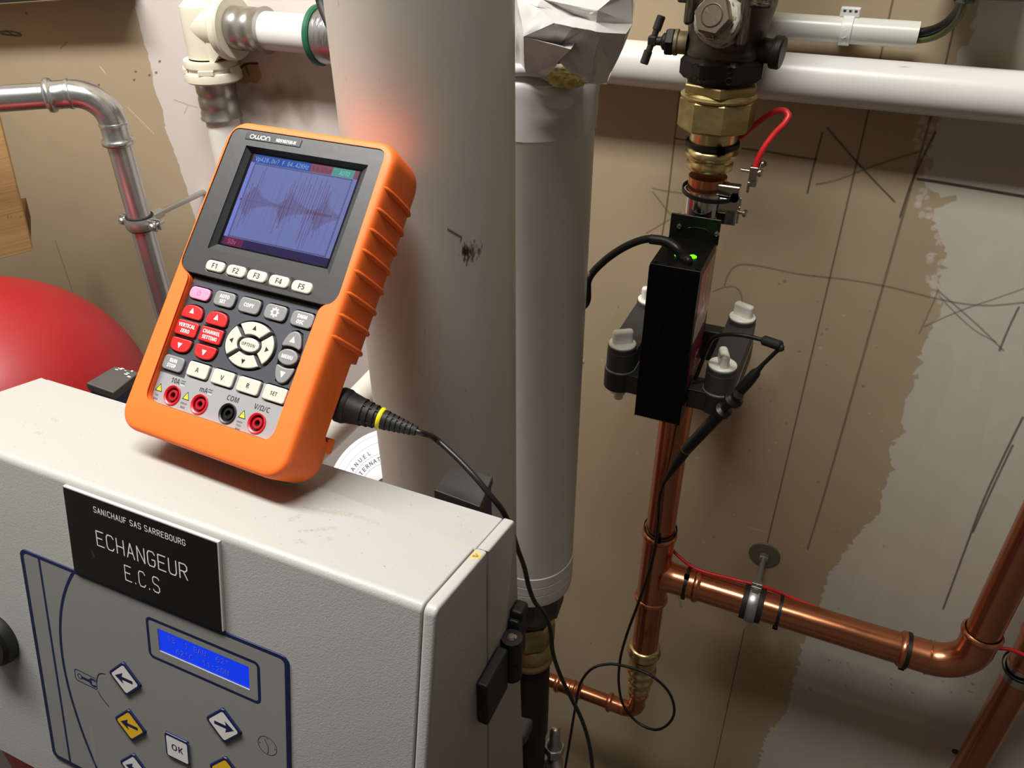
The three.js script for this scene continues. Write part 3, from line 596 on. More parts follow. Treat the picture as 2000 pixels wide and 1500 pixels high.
  part(st, 'tap_handle', [cyl(tp(tL - 10), tp(tL), 4.4, 4, 20), rod(tp(tL).add(V3(-5, -20, 6)), tp(tL).add(V3(5, 21, -6)), 3.3, 1), rod(tp(tL).add(V3(-5.6, -22, 6.6)), tp(tL).add(V3(-2.6, -9, 3)), 4.4, 1), rod(tp(tL).add(V3(2, 9, -3)), tp(tL).add(V3(5.4, 23, -6.6)), 4.4, 1), rbox(tp(tL).x, tp(tL).y, tp(tL).z, 9, 10, 9, 2)], mats.darkSteel, 'T-shaped handle');
  const Rg = V3(1, -0.06, 0.1).normalize(), rc = atZ(1500, 99, CZ + 12), r0 = V3(CX + 34, rc.y, CZ + 9);
  part(st, 'plug', [flat(rev([[11.5, 0], [11.5, 13], [15, 14], [15.6, 16], [15.6, 22], [14, 24], [0, 24]], r0, Rg, 32), 0.5)], oldDark, 'side plug');
  // cast letters on the hexagon
  part(st, 'raised_letter', [[-20, 5], [-20, -6], [-9, 5], [-9, -6], [14, 4], [15, -6]].map(([dx, dy], i) => new THREE.TorusGeometry(3, 0.6, 6, 16, i % 2 ? 6.28 : 4).rotateZ(i).translate(CX + dx, (yHexB + yHexT) / 2 + dy, CZ + 41)), oldDark);

  // ---------------------------------------------------------------- earth clamp on the riser
  const k1 = yc(1382, 384, 23), k0 = yc(1380, 428, 23);
  const ec2 = thing('earth_clamp', 'polished steel earth clamp round the copper above the black box', 'pipe clamp', V3(CX, k0, CZ));
  part(ec2, 'band', flat(rev([[CR + 0.1, k0], [CR + 1.6, k0], [CR + 1.6, k1], [CR + 0.1, k1]], c, UPV, 64), 0.4), mats.chrome);
  const ex2 = CX + CR;
  part(ec2, 'flange', [rbox(ex2 + 7, (k0 + k1) / 2 - 4, CZ + 15, 20, k1 - k0 + 4, 2.2, 0.8).rotateY(0), rbox(ex2 + 9, (k0 + k1) / 2 - 4, CZ + 7, 22, k1 - k0 + 4, 2.2, 0.8), rbox(ex2 + 17, (k0 + k1) / 2 - 4, CZ + 11, 2.2, k1 - k0 + 4, 10, 0.8)], mats.chrome);
  part(ec2, 'bracket', [rbox(ex2 + 5, k1 + 6, CZ + 14, 24, 11, 2.2, 0.8), rbox(ex2 + 5, k1 + 11, CZ + 9, 24, 2.2, 11, 0.8)], mats.nickel);
  const screw = (p, d, L2) => [rod(p, p.clone().addScaledVector(d, L2), 1.9, 0.4, 16), flat(rev([[0, L2], [4, L2], [4.3, L2 + 2], [3, L2 + 3.6], [0, L2 + 4]], p, d, 24), 0.5)];
  part(ec2, 'screw', screw(V3(ex2 + 14, k0 + 10, CZ + 12), V3(1, 0, 0.3).normalize(), 12), mats.nickel);
  const tb = atZ(1472, 340, CZ + 12);
  part(ec2, 'terminal', [rbox(tb.x, tb.y + 1, tb.z, 9, 15, 9, 1), rbox(tb.x + 1, tb.y - 9, tb.z, 8, 8, 8, 1), rbox(tb.x - 3, tb.y - 14, tb.z, 3, 12, 8, 0.8)], mats.nickel);
  part(ec2, 'screw', [...screw(tb.clone().add(V3(-14, 3, 0)), V3(1, 0, 0.15).normalize(), 20), ...screw(tb.clone().add(V3(0, 7, -4)), V3(0.9, 0.5, 0.3).normalize(), 8)], mats.nickel);
  const wire = thing('earth_wire', 'thick red earth wire looping from the steel clamp behind the brass nut', 'wire', tb);
  part(wire, 'insulation', tube([tb.clone().add(V3(0, 0, 0)), atZ(1478, 318, CZ + 12), atZ(1490, 292, CZ + 10), atZ(1512, 262, CZ + 4), atZ(1533, 240, CZ), atZ(1540, 226, CZ - 4), atZ(1533, 217, CZ - 8), atZ(1518, 217, CZ - 12), atZ(1496, 228, CZ - 20), atZ(1470, 248, CZ - 26), atZ(1440, 268, CZ - 32), V3(CX + 4, -260, CZ - 32)], 3.2, 140), mats.redWire);
}
// red wire strapped along the horizontal copper pipe
{
  const w = thing('earth_wire', 'thin red wire strapped along the top of the horizontal copper pipe', 'wire', V3(0, HY + 26, CZ));
  part(w, 'insulation', tube([V3(CX + 4, HY + 45, CZ - 26), V3(CX + 30, HY + 30, CZ - 18), V3(CX + 58, HY + 26, CZ - 8), V3(-40, HY + 26, CZ - 9), V3(-6, HY + 26, CZ - 12), V3(14, HY + 22, CZ - 16), V3(34, HY + 8, CZ - 27), V3(90, HY - 2, CZ - 30), V3(180, HY - 4, CZ - 30), V3(260, HY - 2, CZ - 30), atZ(1950, 1266, CZ - 20), atZ(1975, 1269, CZ - 20), atZ(2010, 1284, CZ - 22), atZ(2060, 1310, CZ - 24)], 2.6, 160), mats.redWire);
}
// cable ties
function cableTie(label, c, axis, R, headDir, wide = 4.6, group = 'black cable ties on the copper pipework') {
  const g = thing('cable_tie', label, 'cable tie', c, group);
  part(g, 'strap', flat(rev([[R, -wide / 2], [R + 1.5, -wide / 2], [R + 1.5, wide / 2], [R, wide / 2]], c, axis, 56), 0.4), mats.tie);
  const hd = headDir.clone().normalize(), p = c.clone().addScaledVector(hd, R + 3), m = new THREE.Matrix4().makeBasis(hd.clone().cross(axis).normalize(), axis.clone().normalize(), hd);
  part(g, 'head', rbox(0, 0, 0, 7, wide + 2.6, 7, 1).applyMatrix4(m).translate(p.x, p.y, p.z), mats.tie);
  return g;
}
{
  const X = V3(1, 0, 0);
  cableTie('black cable tie tightened round the bright brass adapter', V3(CX, yc(1393, 293, 25), CZ), UPV, 27, V3(0.55, 0, 1));
  cableTie('black cable tie round the top of the polished steel clamp', V3(CX + 5, yc(1382, 386, 26), CZ + 3), V3(0.05, 1, 0.04).normalize(), 29.5, V3(1, 0, 0.5));
  cableTie('black cable tie on the upright copper pipe just above the tee', V3(CX, yTee(), CZ), V3(0.1, 1, 0.1).normalize(), CR + 2.2, V3(0.15, 0, 1), 3.6);
  cableTie('black cable tie on the side branch of the copper tee', V3(CX + 50, HY, CZ), X, CR + 4, V3(0, 1, 0.5), 4.6);
  cableTie('black cable tie on the horizontal pipe right of the rubber-lined clamp', V3(atZ(1520, 1205, CZ + 20).x, HY, CZ), X, CR + 2.4, V3(0, -1, 0.35), 4.6);
  cableTie('black cable tie round the neck of the right copper elbow', V3(atZ(1780, 1270, CZ + 22).x, HY, CZ), X, CR + 3.2, V3(0, -1, 0.35), 5.2);
  function yTee() { return yc(1283, 1052, 23); }
  // rubber lined clamp with rod and wall plate
  const x = -3, k = thing('pipe_clamp', 'rubber-lined zinc clamp holding the horizontal copper pipe to a round wall plate', 'pipe clamp', V3(x, HY, CZ));
  part(k, 'rubber_lining', flat(rev([[CR + 1, -15], [CR + 5, -15], [CR + 5.6, -13], [CR + 5.6, 13], [CR + 5, 15], [CR + 1, 15]], V3(x, HY, CZ), X, 56), 0.4), mats.blackRubber);
  part(k, 'band', flat(rev([[CR + 5, -7], [CR + 7, -7], [CR + 8.4, -3.5], [CR + 8.4, 3.5], [CR + 7, 7], [CR + 5, 7]], V3(x, HY, CZ), X, 56), 0.6), mats.zinc);
  part(k, 'ear', [rbox(x, HY + 30, CZ + 3, 15, 14, 2.4, 1), rbox(x, HY + 30, CZ - 4, 15, 14, 2.4, 1)], mats.zinc);
  part(k, 'ear', [rbox(x, HY - 30, CZ + 3, 15, 14, 2.4, 1), rbox(x, HY - 30, CZ - 4, 15, 14, 2.4, 1)], mats.zinc);
  part(k, 'screw', [...[1, -1].map((s) => rod(V3(x, HY + s * 31, CZ - 10), V3(x, HY + s * 31, CZ + 8), 2.4)), ...[1, -1].map((s) => flat(rev([[0, 0], [5, 0], [5, 3], [0, 4.5]], V3(x, HY + s * 31, CZ + 4.4), V3(0, 0, 1), 20), 0.5))], mats.zinc);
  part(k, 'wall_rod', rod(V3(x, HY, CZ - 26), V3(x, HY, -979), 4), mats.zinc);
  part(k, 'rod_nut', hexa(V3(x, HY, CZ - 42), V3(0, 0, 1), 14, 14), mats.zinc);
  part(k, 'rod_nut', hexa(V3(x, HY, -978), V3(0, 0, 1), 13, 9), mats.zinc);
  part(k, 'wall_plate', flat(rev([[0, 0], [24, 0], [24, 1.6], [23, 2.4], [0, 2.6]], V3(x, HY, -981), V3(0, 0, 1), 56), 0.4), M(0x93927f, 0.4, 0.85), 'round zinc wall plate');
  // steel clamp on the lower right pipe
  const lx = 363, lz = -933, p = atZ(1985, 1330, lz + 24), c2 = V3(lx, p.y, lz);
  const s = thing('earth_clamp', 'steel earth clamp with a black tie on the lower right copper pipe', 'pipe clamp', c2);
  part(s, 'band', flat(rev([[CR + 0.2, -16], [CR + 2.2, -16], [CR + 2.2, 14], [CR + 0.2, 14]], c2, UPV, 56), 0.4), mats.nickel);
  part(s, 'flange', [rbox(lx + 22, p.y, lz + 20, 20, 24, 2.4, 1), rbox(lx + 14, p.y - 4, lz + 26, 3, 26, 16, 1)], mats.nickel);
  part(s, 'screw', [rod(V3(lx + 18, p.y + 3, lz + 16), V3(lx + 18, p.y + 3, lz + 34), 2.4), flat(rev([[0, 0], [4.6, 0], [4.6, 3], [0, 4]], V3(lx + 18, p.y + 3, lz + 33), V3(0, 0, 1), 20), 0.5)], mats.nickel);
  cableTie('black cable tie slung round the lower right steel clamp', c2.clone().add(V3(0, 8, 0)), V3(-0.25, 1, 0.2).normalize(), CR + 5, V3(1, 0, 0.4), 5);
  const sc = atZ(1866, 1467, -980);
  solo('wall_screw', 'small dark screw head in the plaster beside the lower right pipe', 'screw', sc, [flat(rev([[0, 0], [5, 0], [4.4, 2.6], [2, 4], [0, 4]], sc, V3(0, 0, 1), 24), 0.5)], M(0x4a4a34, 0.45, 0.7));
}
// ------------------------------------------------------------------ black electronic box on the riser
{
  const x0 = -181.5, x1 = -127.8, yT = -370.5, yB = -566, zF = -766.2, zB = -849, xm = (x0 + x1) / 2;
  const b = thing('electronic_box', 'black finned aluminium box with green lamps strapped to the upright copper pipe', 'device', V3(xm, yB, zB));
  const fins = [];
  const W = x1 - x0, n = 22, sh = [];
  sh.push([x0, -zB], [x1, -zB], [x1, -(zF - 2)]);
  for (let i = n; i >= 0; i--) { const x = x0 + W * i / n, g = W / n; if (i < n) { sh.push([x + g * 0.7, -(zF - 1.2)], [x + g * 0.65, -zF]); } sh.push([x + (i ? g * 0.3 : 0), -zF], [x + (i ? g * 0.25 : 0), -(zF - 1.2)]); }
  const shape = new THREE.Shape(sh.map(([x, z]) => new THREE.Vector2(x, z)));
  const body = new THREE.ExtrudeGeometry(shape, { depth: yT - yB, bevelEnabled: false }).rotateX(-Math.PI / 2).translate(0, yB, 0);
  part(b, 'housing', body, M(0x060606, 0.4, 0.5));
  part(b, 'end_plate', rbox(xm, yT + 0.9, (zF + zB) / 2 - 1, W, 1.8, zF - zB - 3, 0.6), M(0x0b0b0b, 0.32));
  part(b, 'corner_screw', [[x0 + 5, zF - 7], [x1 - 5, zF - 7]].map(([x, z]) => flat(rev([[0, 0], [2.4, 0], [2, 1.4], [0, 1.8]], V3(x, yT + 1.7, z), UPV, 20), 0.5)), M(0x2a2a2a, 0.3, 0.9));
  part(b, 'mounting_bracket', [rbox(xm + 1, yT + 14, zB + 1.2, W + 2, 30, 2.4, 0.8), rbox(xm + 1, (yT + yB) / 2, zB - 0.6, W - 8, yT - yB - 10, 2.4, 0.8)], M(0x101010, 0.3), 'folded black bracket');
  for (const [px, py] of [[1327, 441], [1400, 456]]) { const p = atZ(px, py, zB + 3); part(b, 'bracket_screw', flat(rev([[0, 0], [3, 0], [2.6, 1.8], [1, 2.4], [0, 2.4]], p, V3(0, 0, 1), 24), 0.5), mats.chrome); }
  const sl = atZ(1364, 448, zB + 2);
  part(b, 'bracket_slot', [flat(new THREE.TorusGeometry(12, 1, 8, 24, Math.PI).scale(1, 0.28, 1).translate(sl.x, sl.y - 1, sl.z + 0.6), 0.6)], M(0x1d1d1d, 0.25));
  const glow = new THREE.MeshStandardMaterial({ color: 0x0c1a04, emissive: 0x74ff10, emissiveIntensity: 1.6 });
  const l1 = atY(1353, 502, yT + 1.8), l0 = atY(1321, 499, yT + 1.8);
  part(b, 'green_lamp', flat(rev([[0, 0], [4.2, 0], [4.2, 0.8], [3, 1.6], [0, 1.8]], l1, UPV, 24), 0.5), glow, 'lit green indicator');
  part(b, 'green_lamp', flat(rev([[0, 0], [2, 0], [2, 0.8], [0, 1.2]], l0, UPV, 20), 0.5), glow, 'lit green indicator');
  for (const [p, k] of [[l1, 0.012], [l0, 0.004]]) { const lt = new THREE.PointLight(0x74ff10, k * 0.0008, 0.5); lt.position.copy(world(p.x, p.y + 3, p.z)); lt.castShadow = true; scene.add(lt); }
  // printed side label
  const lab = canvasTex(256, 768, (c, w, h) => {
    c.fillStyle = '#231a1c'; c.fillRect(0, 0, w, h);
    c.fillStyle = '#c05060'; c.fillRect(0, 0, w, h * 0.36); c.fillStyle = '#e0d0cc'; c.fillRect(0, h * 0.36, w, h * 0.2); c.fillStyle = '#8a2038'; c.fillRect(0, h * 0.56, w, h * 0.44);
    c.fillStyle = '#a8a294'; c.fillRect(w * 0.72, 0, w * 0.28, h * 0.5);
    c.save(); c.translate(w * 0.62, h * 0.94); c.rotate(-Math.PI / 2); c.fillStyle = '#e8e2e2'; c.font = 'italic bold 86px sans-serif'; c.fillText('ilog', 0, 0); c.restore();
    c.save(); c.translate(w * 0.55, h * 0.5); c.rotate(-Math.PI / 2); c.strokeStyle = '#efe6dc'; c.lineWidth = 10; c.beginPath(); c.moveTo(0, 0); c.bezierCurveTo(60, -50, 110, 60, 170, -20); c.bezierCurveTo(220, -50, 260, 30, 330, -20); c.stroke(); c.restore();
  });
  const lg = new THREE.BoxGeometry(0.6, 150, 62).translate(0, 0, 0), LU = lg.attributes.uv, LP = lg.attributes.position;
  for (let i = 0; i < LP.count; i++) LU.setXY(i, 0.5 - LP.getZ(i) / 62, LP.getY(i) / 150 + 0.5);
  part(b, 'side_label', lg.translate(x1 + 0.2, yT - 84, (zF + zB) / 2 - 6), M(0xffffff, 0.3, 0, { map: lab }), 'dark red printed label');
  // power lead
  const lead = thing('power_lead', 'black power lead curving from behind the grey pipe into the black box', 'cable', atY(1340, 510, yT));
  const in0 = atY(1343, 514, yT + 1);
  part(lead, 'cable', tube([V3(-330, -470, -800), V3(-262, -452, -800), atZ(1150, 545, -800), atZ(1180, 510, -800), atZ(1225, 480, -800), atZ(1262, 467, -800), atZ(1285, 467, -800)], 4.3, 90), mats.blackRubber);
  part(lead, 'strain_relief', [tube([atZ(1270, 467, -800), atZ(1300, 472, -800), atZ(1322, 486, -796), atZ(1334, 503, -794), in0.clone().add(V3(0, 3, 0)), in0], 5.4, 60)], mats.blackPlastic, 'moulded sleeve');
}
// ferrite clamp round the pipe behind the box
{
  const yTop = -494.6, zb = -925, zf = -803, xl = -213, xr = -94, w = 27;
  const R1 = 17, k = thing('ferrite_clamp', 'two-layer grey clamp with white wing screws round the pipe behind the black box', 'clamp', V3(CX, yTop - 50, CZ));
  const barShape = (x, z0, z1, r) => { const s = new THREE.Shape(); s.absarc(x, -z0, r, 0, Math.PI, false); s.absarc(x, -z1, r, Math.PI, 2 * Math.PI, false); s.closePath(); return s; };
  const bar = (x, h, y, r) => new THREE.ExtrudeGeometry(barShape(x, zb, zf, r), { depth: h - 2, bevelEnabled: true, bevelSize: 1, bevelThickness: 1, bevelSegments: 2, curveSegments: 16 }).rotateX(-Math.PI / 2).translate(0, y + 1, 0);
  for (const x of [xl, xr]) {
    part(k, 'upper_bar', bar(x, 25, yTop - 32, R1 - 0.6), mats.ferrite);
    part(k, 'lower_bar', bar(x, 26, yTop - 59, R1 + 1), mats.ferriteDark);
    part(k, 'joint', bar(x, 2.6, yTop - 34, R1 + 0.6), M(0x9c9c9c, 0.25, 0.6));
  }
  for (const [x0, x1] of [[xl, -182.6], [-126.6, xr]]) for (const z of [zb, zf]) part(k, 'inner_block', [rbox((x0 + x1) / 2, yTop - 46, z, x1 - x0, 25, 30, 2), rbox((x0 + x1) / 2, yTop - 33.2, z, x1 - x0, 1.6, 30.6, 0.6)], mats.ferriteDark);
  part(k, 'cross_bar', rbox((xl + xr) / 2, yTop - 36, -908, xr - xl, 44, 20, 3), mats.ferriteDark);
  for (const x of [xl, xr]) for (const z of [zb, zf]) {
    part(k, 'post', flat(rev([[R1, -32], [R1, -1.6], [R1 - 1.2, 0], [0, 0]], V3(x, yTop, z), UPV, 40), 0.5), mats.ferrite);
    const s = part(k, 'wing_screw', [flat(rev([[R1 - 0.8, -2], [R1 - 0.8, 1], [R1 - 2, 2], [0, 2.2]], V3(x, yTop, z), UPV, 40), 0.5), rbox(0, 0, 0, 10, 20, 25, 4).rotateY(x === xr && z === zf ? 0.35 : x === xr ? 1.2 : -1.0).translate(x, yTop + 9, z)], mats.knob, 'white plastic wing screw');
    part(k, 'nut', [hexa(V3(x, yTop - 71, z), UPV, 18, 12, 2), cyl(V3(x, yTop - 78, z), V3(x, yTop - 58, z), 6)], mats.knob, 'white plastic nut');
  }
}
// ------------------------------------------------------------------ control cabinet (local frame: origin where the meter stands, leaning back)
{
  const O = V3(-298.5, -303.7, -276.3);
  const g = new THREE.Group(); g.name = numbered('control_cabinet'); g.position.copy(world(O.x, O.y, O.z)); g.rotation.x = -13.2 * Math.PI / 180;
  g.userData = { label: 'light grey steel control cabinet with keypad panel and engraved black sign', category: 'cabinet' };
  scene.add(g); bases.set(g, ZERO);
  const xl = -194, xr = 167.5, zf = 69.3, B = -249, cap = 7.5;
  // paint with stains on the top face; every other face uses the clean half of the canvas
  const paint = canvasTex(2048, 1024, (c, w, h) => {
    c.fillStyle = '#a2a19d'; c.fillRect(0, 0, w, h);
    const P = (x, z) => [(x + 200) * 5, (z + 30) * 5];
    const blob = (x, z, rx, rz, rot, col, n) => { for (let i = 0; i < n; i++) { const a = rnd() * 6.28, k = Math.sqrt(rnd()), dx = Math.cos(a) * k * rx, dz = Math.sin(a) * k * rz; const [px, py] = P(x + dx * Math.cos(rot) - dz * Math.sin(rot), z + dx * Math.sin(rot) + dz * Math.cos(rot)); c.fillStyle = col; c.beginPath(); c.ellipse(px, py, 1 + rnd() * 3.5, 1 + rnd() * 2.5, rnd() * 3, 0, 7); c.fill(); } };
    const rust = 'rgba(138,124,82,0.085)', soil = 'rgba(110,100,84,0.10)';
    blob(84, 22, 11, 2.6, -0.25, rust, 260); blob(68, 26, 6, 2, -0.1, rust, 90); blob(100, 20, 8, 1.6, 0.1, rust, 90);
    blob(66, 38, 2, 4.5, 0.2, rust, 90); blob(86, 38.5, 5.5, 1.8, -0.6, rust, 110); blob(79, 45, 5, 1, -0.6, soil, 40); blob(93, 45, 2.5, 2, 0, rust, 50); blob(82, 55, 4, 2, 0, soil, 40);
    blob(-130, 22, 4, 2, 0.3, soil, 50); blob(-122, 40, 4, 2, 0, soil, 40); blob(-88, -6, 9, 3, -0.5, soil, 40); blob(40, 10, 40, 20, 0, 'rgba(110,100,84,0.05)', 200);
    for (let i = 0; i < 120; i++) { const [px, py] = P(-190 + rnd() * 350, -20 + rnd() * 85); c.fillStyle = 'rgba(90,78,60,0.5)'; c.beginPath(); c.ellipse(px, py, 0.8 + rnd() * 1.6, 0.8 + rnd(), 0, 0, 7); c.fill(); }
    blob(163.5, 21, 3.2, 4.2, 0, 'rgba(214,166,40,0.16)', 190); blob(164, 21, 1.4, 1.6, 0, 'rgba(96,74,40,0.25)', 26); blob(150, 17, 9, 1, 0.05, 'rgba(190,160,80,0.10)', 50);
    const [rx, ry] = P(34, -8); c.fillStyle = 'rgba(140,30,24,0.8)'; c.beginPath(); c.ellipse(rx, ry, 2.5, 2, 0, 0, 7); c.fill();
  });
  const paintMat = M(0xffffff, 0.48, 0, { map: paint, bumpMap: bumpPeel, bumpScale: 0.00008 });
  const peel = bumpPeel.clone(); peel.repeat.set(11, 17); peel.needsUpdate = true; paintMat.bumpMap = peel;
  const stainUV = (g0) => {
    const q = norm(g0), P = q.attributes.position, N = q.attributes.normal, U = q.attributes.uv;
    for (let i = 0; i < P.count; i += 3) {
      const a = [0, 1, 2].map((k) => V3().fromBufferAttribute(P, i + k)), n = a[1].clone().sub(a[0]).cross(a[2].clone().sub(a[0])).normalize();
      for (let k = 0; k < 3; k++) {
        const v = a[k];
        if (n.y > 0.8) U.setXY(i + k, (v.x + 200) * 5 / 2048, 1 - (v.z + 30) * 5 / 1024);
        else if (Math.abs(n.x) > 0.7) U.setXY(i + k, (v.z + 120) * 4.5 / 2048, (v.y + 260) / 1024 * 1.6);
        else U.setXY(i + k, (v.x + 200) * 5 / 2048, (v.y + 260) / 1024 * 1.6);
      }
    }
    return q;
  };
  const prism = (poly, x0, x1, bevel) => {                       // poly as [z, y]; swept along x
    const s = new THREE.Shape(poly.map(([z, y]) => new THREE.Vector2(-z, y)));
    return new THREE.ExtrudeGeometry(s, { depth: x1 - x0 - 2 * bevel, steps: 1, bevelEnabled: true, bevelSize: bevel, bevelOffset: -bevel, bevelThickness: bevel, bevelSegments: 3 }).rotateY(Math.PI / 2).translate(x0 + bevel, 0, 0);
  };
  const round = (z0, r, top) => { const o = []; for (let i = 0; i <= 6; i++) { const a = i / 6 * Math.PI / 2; o.push([z0 - r + r * Math.sin(a), top - r + r * Math.cos(a)]); } return o; };
  const skew = (q, x0, x1) => { const P = q.attributes.position; for (let i = 0; i < P.count; i++) if (P.getZ(i) < 30 && P.getY(i) > -120) { const k = (P.getX(i) - xl) / (xr - xl); P.setZ(i, P.getZ(i) - 34 * (1 - k) * (1 + P.getY(i) / 120)); } return q; };
  const seamZ = 15, drop = 2;
  const doorPoly = [[seamZ, 0], ...round(zf, 4.5, 0), [zf, B], [-32, B]];
  part(g, 'door', stainUV(flat(skew(norm(prism(doorPoly, xl, xr - cap, 1.2)), xl, xr), 0.7)), paintMat);
  const doorCap = [[seamZ, 0.4], ...round(zf + 0.4, 4.5, 0.4), [zf + 0.4, B], [-32, B]];
  part(g, 'door_end_cap', stainUV(flat(prism(doorCap, xr - cap + 0.7, xr, 1.6), 0.7)), paintMat);
  const bodyPoly0 = [[seamZ + 1, -drop], [-22, -drop], [-24, -4 - drop], [-96, -255], [-33.4, B - 6], [seamZ - 1.4, -12]];
  part(g, 'body', stainUV(flat(prism([[seamZ - 1.2, -drop], [-22, -drop], [-24, -4 - drop], [-96, -255], [-33.4, B - 6]], xl + 2, xr - cap, 1), 0.7)), paintMat);
  part(g, 'body_end_cap', stainUV(flat(prism([[seamZ - 1.8, -0.6], [-21, -0.6], [-24, -4], [-96, -255], [-34, B - 6]], xr - cap + 0.7, xr, 1.4), 0.7)), paintMat);
  // engraved sign
  const sign = canvasTex(1070, 560, (c, w, h) => {
    c.fillStyle = '#0c0c0d'; c.fillRect(0, 0, w, h);
    c.fillStyle = '#f0efea'; c.strokeStyle = '#f0efea';
    const word = (t, x0, x1, y, size, lw, gap) => { const n = glyphs(null, t, size, gap) - gap; c.save(); c.translate(x0, y); c.scale((x1 - x0) / n, 1); c.lineWidth = lw; c.lineJoin = 'round'; glyphs(c, t, size, gap); c.restore(); };
    word('SANICHAUF SAS SARREBOURG', 218, 852, 96, 34, 5, 11);
    word('ECHANGEUR', 215, 850, 310, 94, 7.5, 24);
    word('E.C.S', 402, 646, 472, 98, 7.5, 26);
    c.fillStyle = 'rgba(120,120,116,0.35)'; c.beginPath(); c.ellipse(170, 385, 9, 26, -0.35, 0, 7); c.fill();
    for (let i = 0; i < 16; i++) { c.fillStyle = 'rgba(150,150,146,0.4)'; c.beginPath(); c.ellipse(rnd() * w, rnd() * h, 2 + rnd() * 5, 1, rnd(), 0, 7); c.fill(); }
  });
  const px0 = -64, px1 = 44, py0 = -60, py1 = -4;
  part(g, 'sign_backing', rbox((px0 + px1) / 2, (py0 + py1) / 2, zf + 0.9, px1 - px0, py1 - py0, 1.8, 0.3), M(0xd6d3ca, 0.5), 'white edge of the engraved sign');
  part(g, 'sign_face', planarUV(new THREE.BoxGeometry(px1 - px0 - 1, py1 - py0 - 1, 0.3).translate((px0 + px1) / 2 - 0.4, (py0 + py1) / 2 - 0.4, zf + 1.9), px0, py0, px1 - px0, py1 - py0), M(0xffffff, 0.32, 0, { map: sign }), 'black engraved sign face');
  // membrane keypad panel
  const qx0 = -112, qx1 = 86, qy0 = -228, qy1 = -60, S = 8;
  const K = [[-33.8, -126, 'w', 'l'], [-33.8, -161.8, 'y', 'l'], [-34, -197.6, 'w', 'l'], [40, -127, 'w', 'r'], [40, -163, 'y', 'r'], [40, -199, 'w', 'r']];
  const OKp = [3.4, -162.4];
  const rr = (c, x, y, w, h, r) => { c.beginPath(); c.roundRect(x, y, w, h, r); };
  const panelTex = canvasTex((qx1 - qx0) * S, (qy1 - qy0) * S, (c, w, h) => {
    const X = (x) => (x - qx0) * S, Y = (y) => (qy1 - y) * S;
    c.fillStyle = '#868582'; c.fillRect(0, 0, w, h);
    const navy = '#101a44';
    c.strokeStyle = navy; c.lineWidth = 3.6 * S; rr(c, X(-109.6), Y(-61.6), 194 * S, 163 * S, 5 * S); c.stroke();
    c.fillStyle = '#101a44'; c.fillRect(X(-95.6), Y(-62), 1.9 * S, 166 * S);
    c.lineWidth = 2.2 * S; c.beginPath(); c.moveTo(X(-66), Y(-62)); c.bezierCurveTo(X(-90), Y(-96), X(-90), Y(-140), X(-82), Y(-175)); c.bezierCurveTo(X(-78), Y(-195), X(-72), Y(-210), X(-66), Y(-226)); c.stroke();
    c.lineWidth = 2 * S; rr(c, X(-12), Y(-73), 77.6 * S, 27 * S, 3 * S); c.stroke();
    c.lineWidth = 0.7 * S;                                             // spanner symbol
    c.save(); c.translate(X(-68.5), Y(-142)); c.rotate(0.02); rr(c, -9 * S, -4.4 * S, 18 * S, 8.6 * S, 1.6 * S); c.stroke();
    c.fillStyle = navy; c.fillRect(-4 * S, -1 * S, 9 * S, 2.2 * S); c.beginPath(); c.arc(-5 * S, 0, 1.8 * S, 0, 7); c.stroke(); c.beginPath(); c.arc(6 * S, 0, 2.6 * S, 0.6, 5.6); c.lineWidth = 1.6 * S; c.stroke(); c.restore();
    c.lineWidth = 0.8 * S; c.beginPath(); c.moveTo(X(-59), Y(-140)); c.quadraticCurveTo(X(-58), Y(-131), X(-51), Y(-130.5)); c.stroke();
    c.beginPath(); c.moveTo(X(-59), Y(-147)); c.quadraticCurveTo(X(-57), Y(-152), X(-51), Y(-156)); c.stroke();
    c.lineWidth = 0.45 * S; c.beginPath(); c.arc(X(69.8), Y(-128), 6.3 * S, 0, 7); c.stroke();   // clock symbol
    c.beginPath(); c.moveTo(X(68), Y(-124)); c.lineTo(X(70.4), Y(-128.4)); c.lineTo(X(70.2), Y(-133)); c.stroke();
    c.fillStyle = navy; for (let k = 0; k < 4; k++) { c.beginPath(); c.arc(X(69.8 + 5.2 * Math.cos(k * 1.571)), Y(-128 + 5.2 * Math.sin(k * 1.571)), 0.45 * S, 0, 7); c.fill(); }
    for (let i = 0; i < 40; i++) { c.fillStyle = 'rgba(190,188,184,' + (0.1 + rnd() * 0.35) + ')'; c.beginPath(); c.ellipse(rnd() * w, rnd() * h, 1 + rnd() * 3, 1 + rnd() * 2, rnd() * 3, 0, 7); c.fill(); }
    c.fillStyle = 'rgba(160,158,154,0.3)'; c.fillRect(X(-72), Y(-180), 3 * S, 34 * S);
    const dia = (x, y, R2, col) => { c.save(); c.translate(X(x), Y(y)); c.rotate(Math.PI / 4); c.fillStyle = col; rr(c, -R2 * S, -R2 * S, 2 * R2 * S, 2 * R2 * S, 1.6 * S); c.fill(); c.restore(); };
    for (const [x, y, col, d] of K) {
      dia(x, y, 9.3, navy); dia(x, y, 7.6, col === 'w' ? '#dedbd6' : '#e6b521');
      c.save(); c.translate(X(x), Y(y)); if (d === 'r') c.rotate(Math.PI);
      c.fillStyle = navy; c.beginPath(); c.moveTo(-7.6 * S, 0); c.lineTo(-1.2 * S, -4.2 * S); c.lineTo(-2 * S, -1.2 * S); c.lineTo(6.4 * S, -1.2 * S); c.lineTo(6.4 * S, 1.2 * S); c.lineTo(-2 * S, 1.2 * S); c.lineTo(-1.2 * S, 4.2 * S); c.fill(); c.restore();
    }
    c.fillStyle = navy; rr(c, X(OKp[0] - 9.2), Y(OKp[1] + 9.4), 18.2 * S, 18.6 * S, 1.4 * S); c.fill();
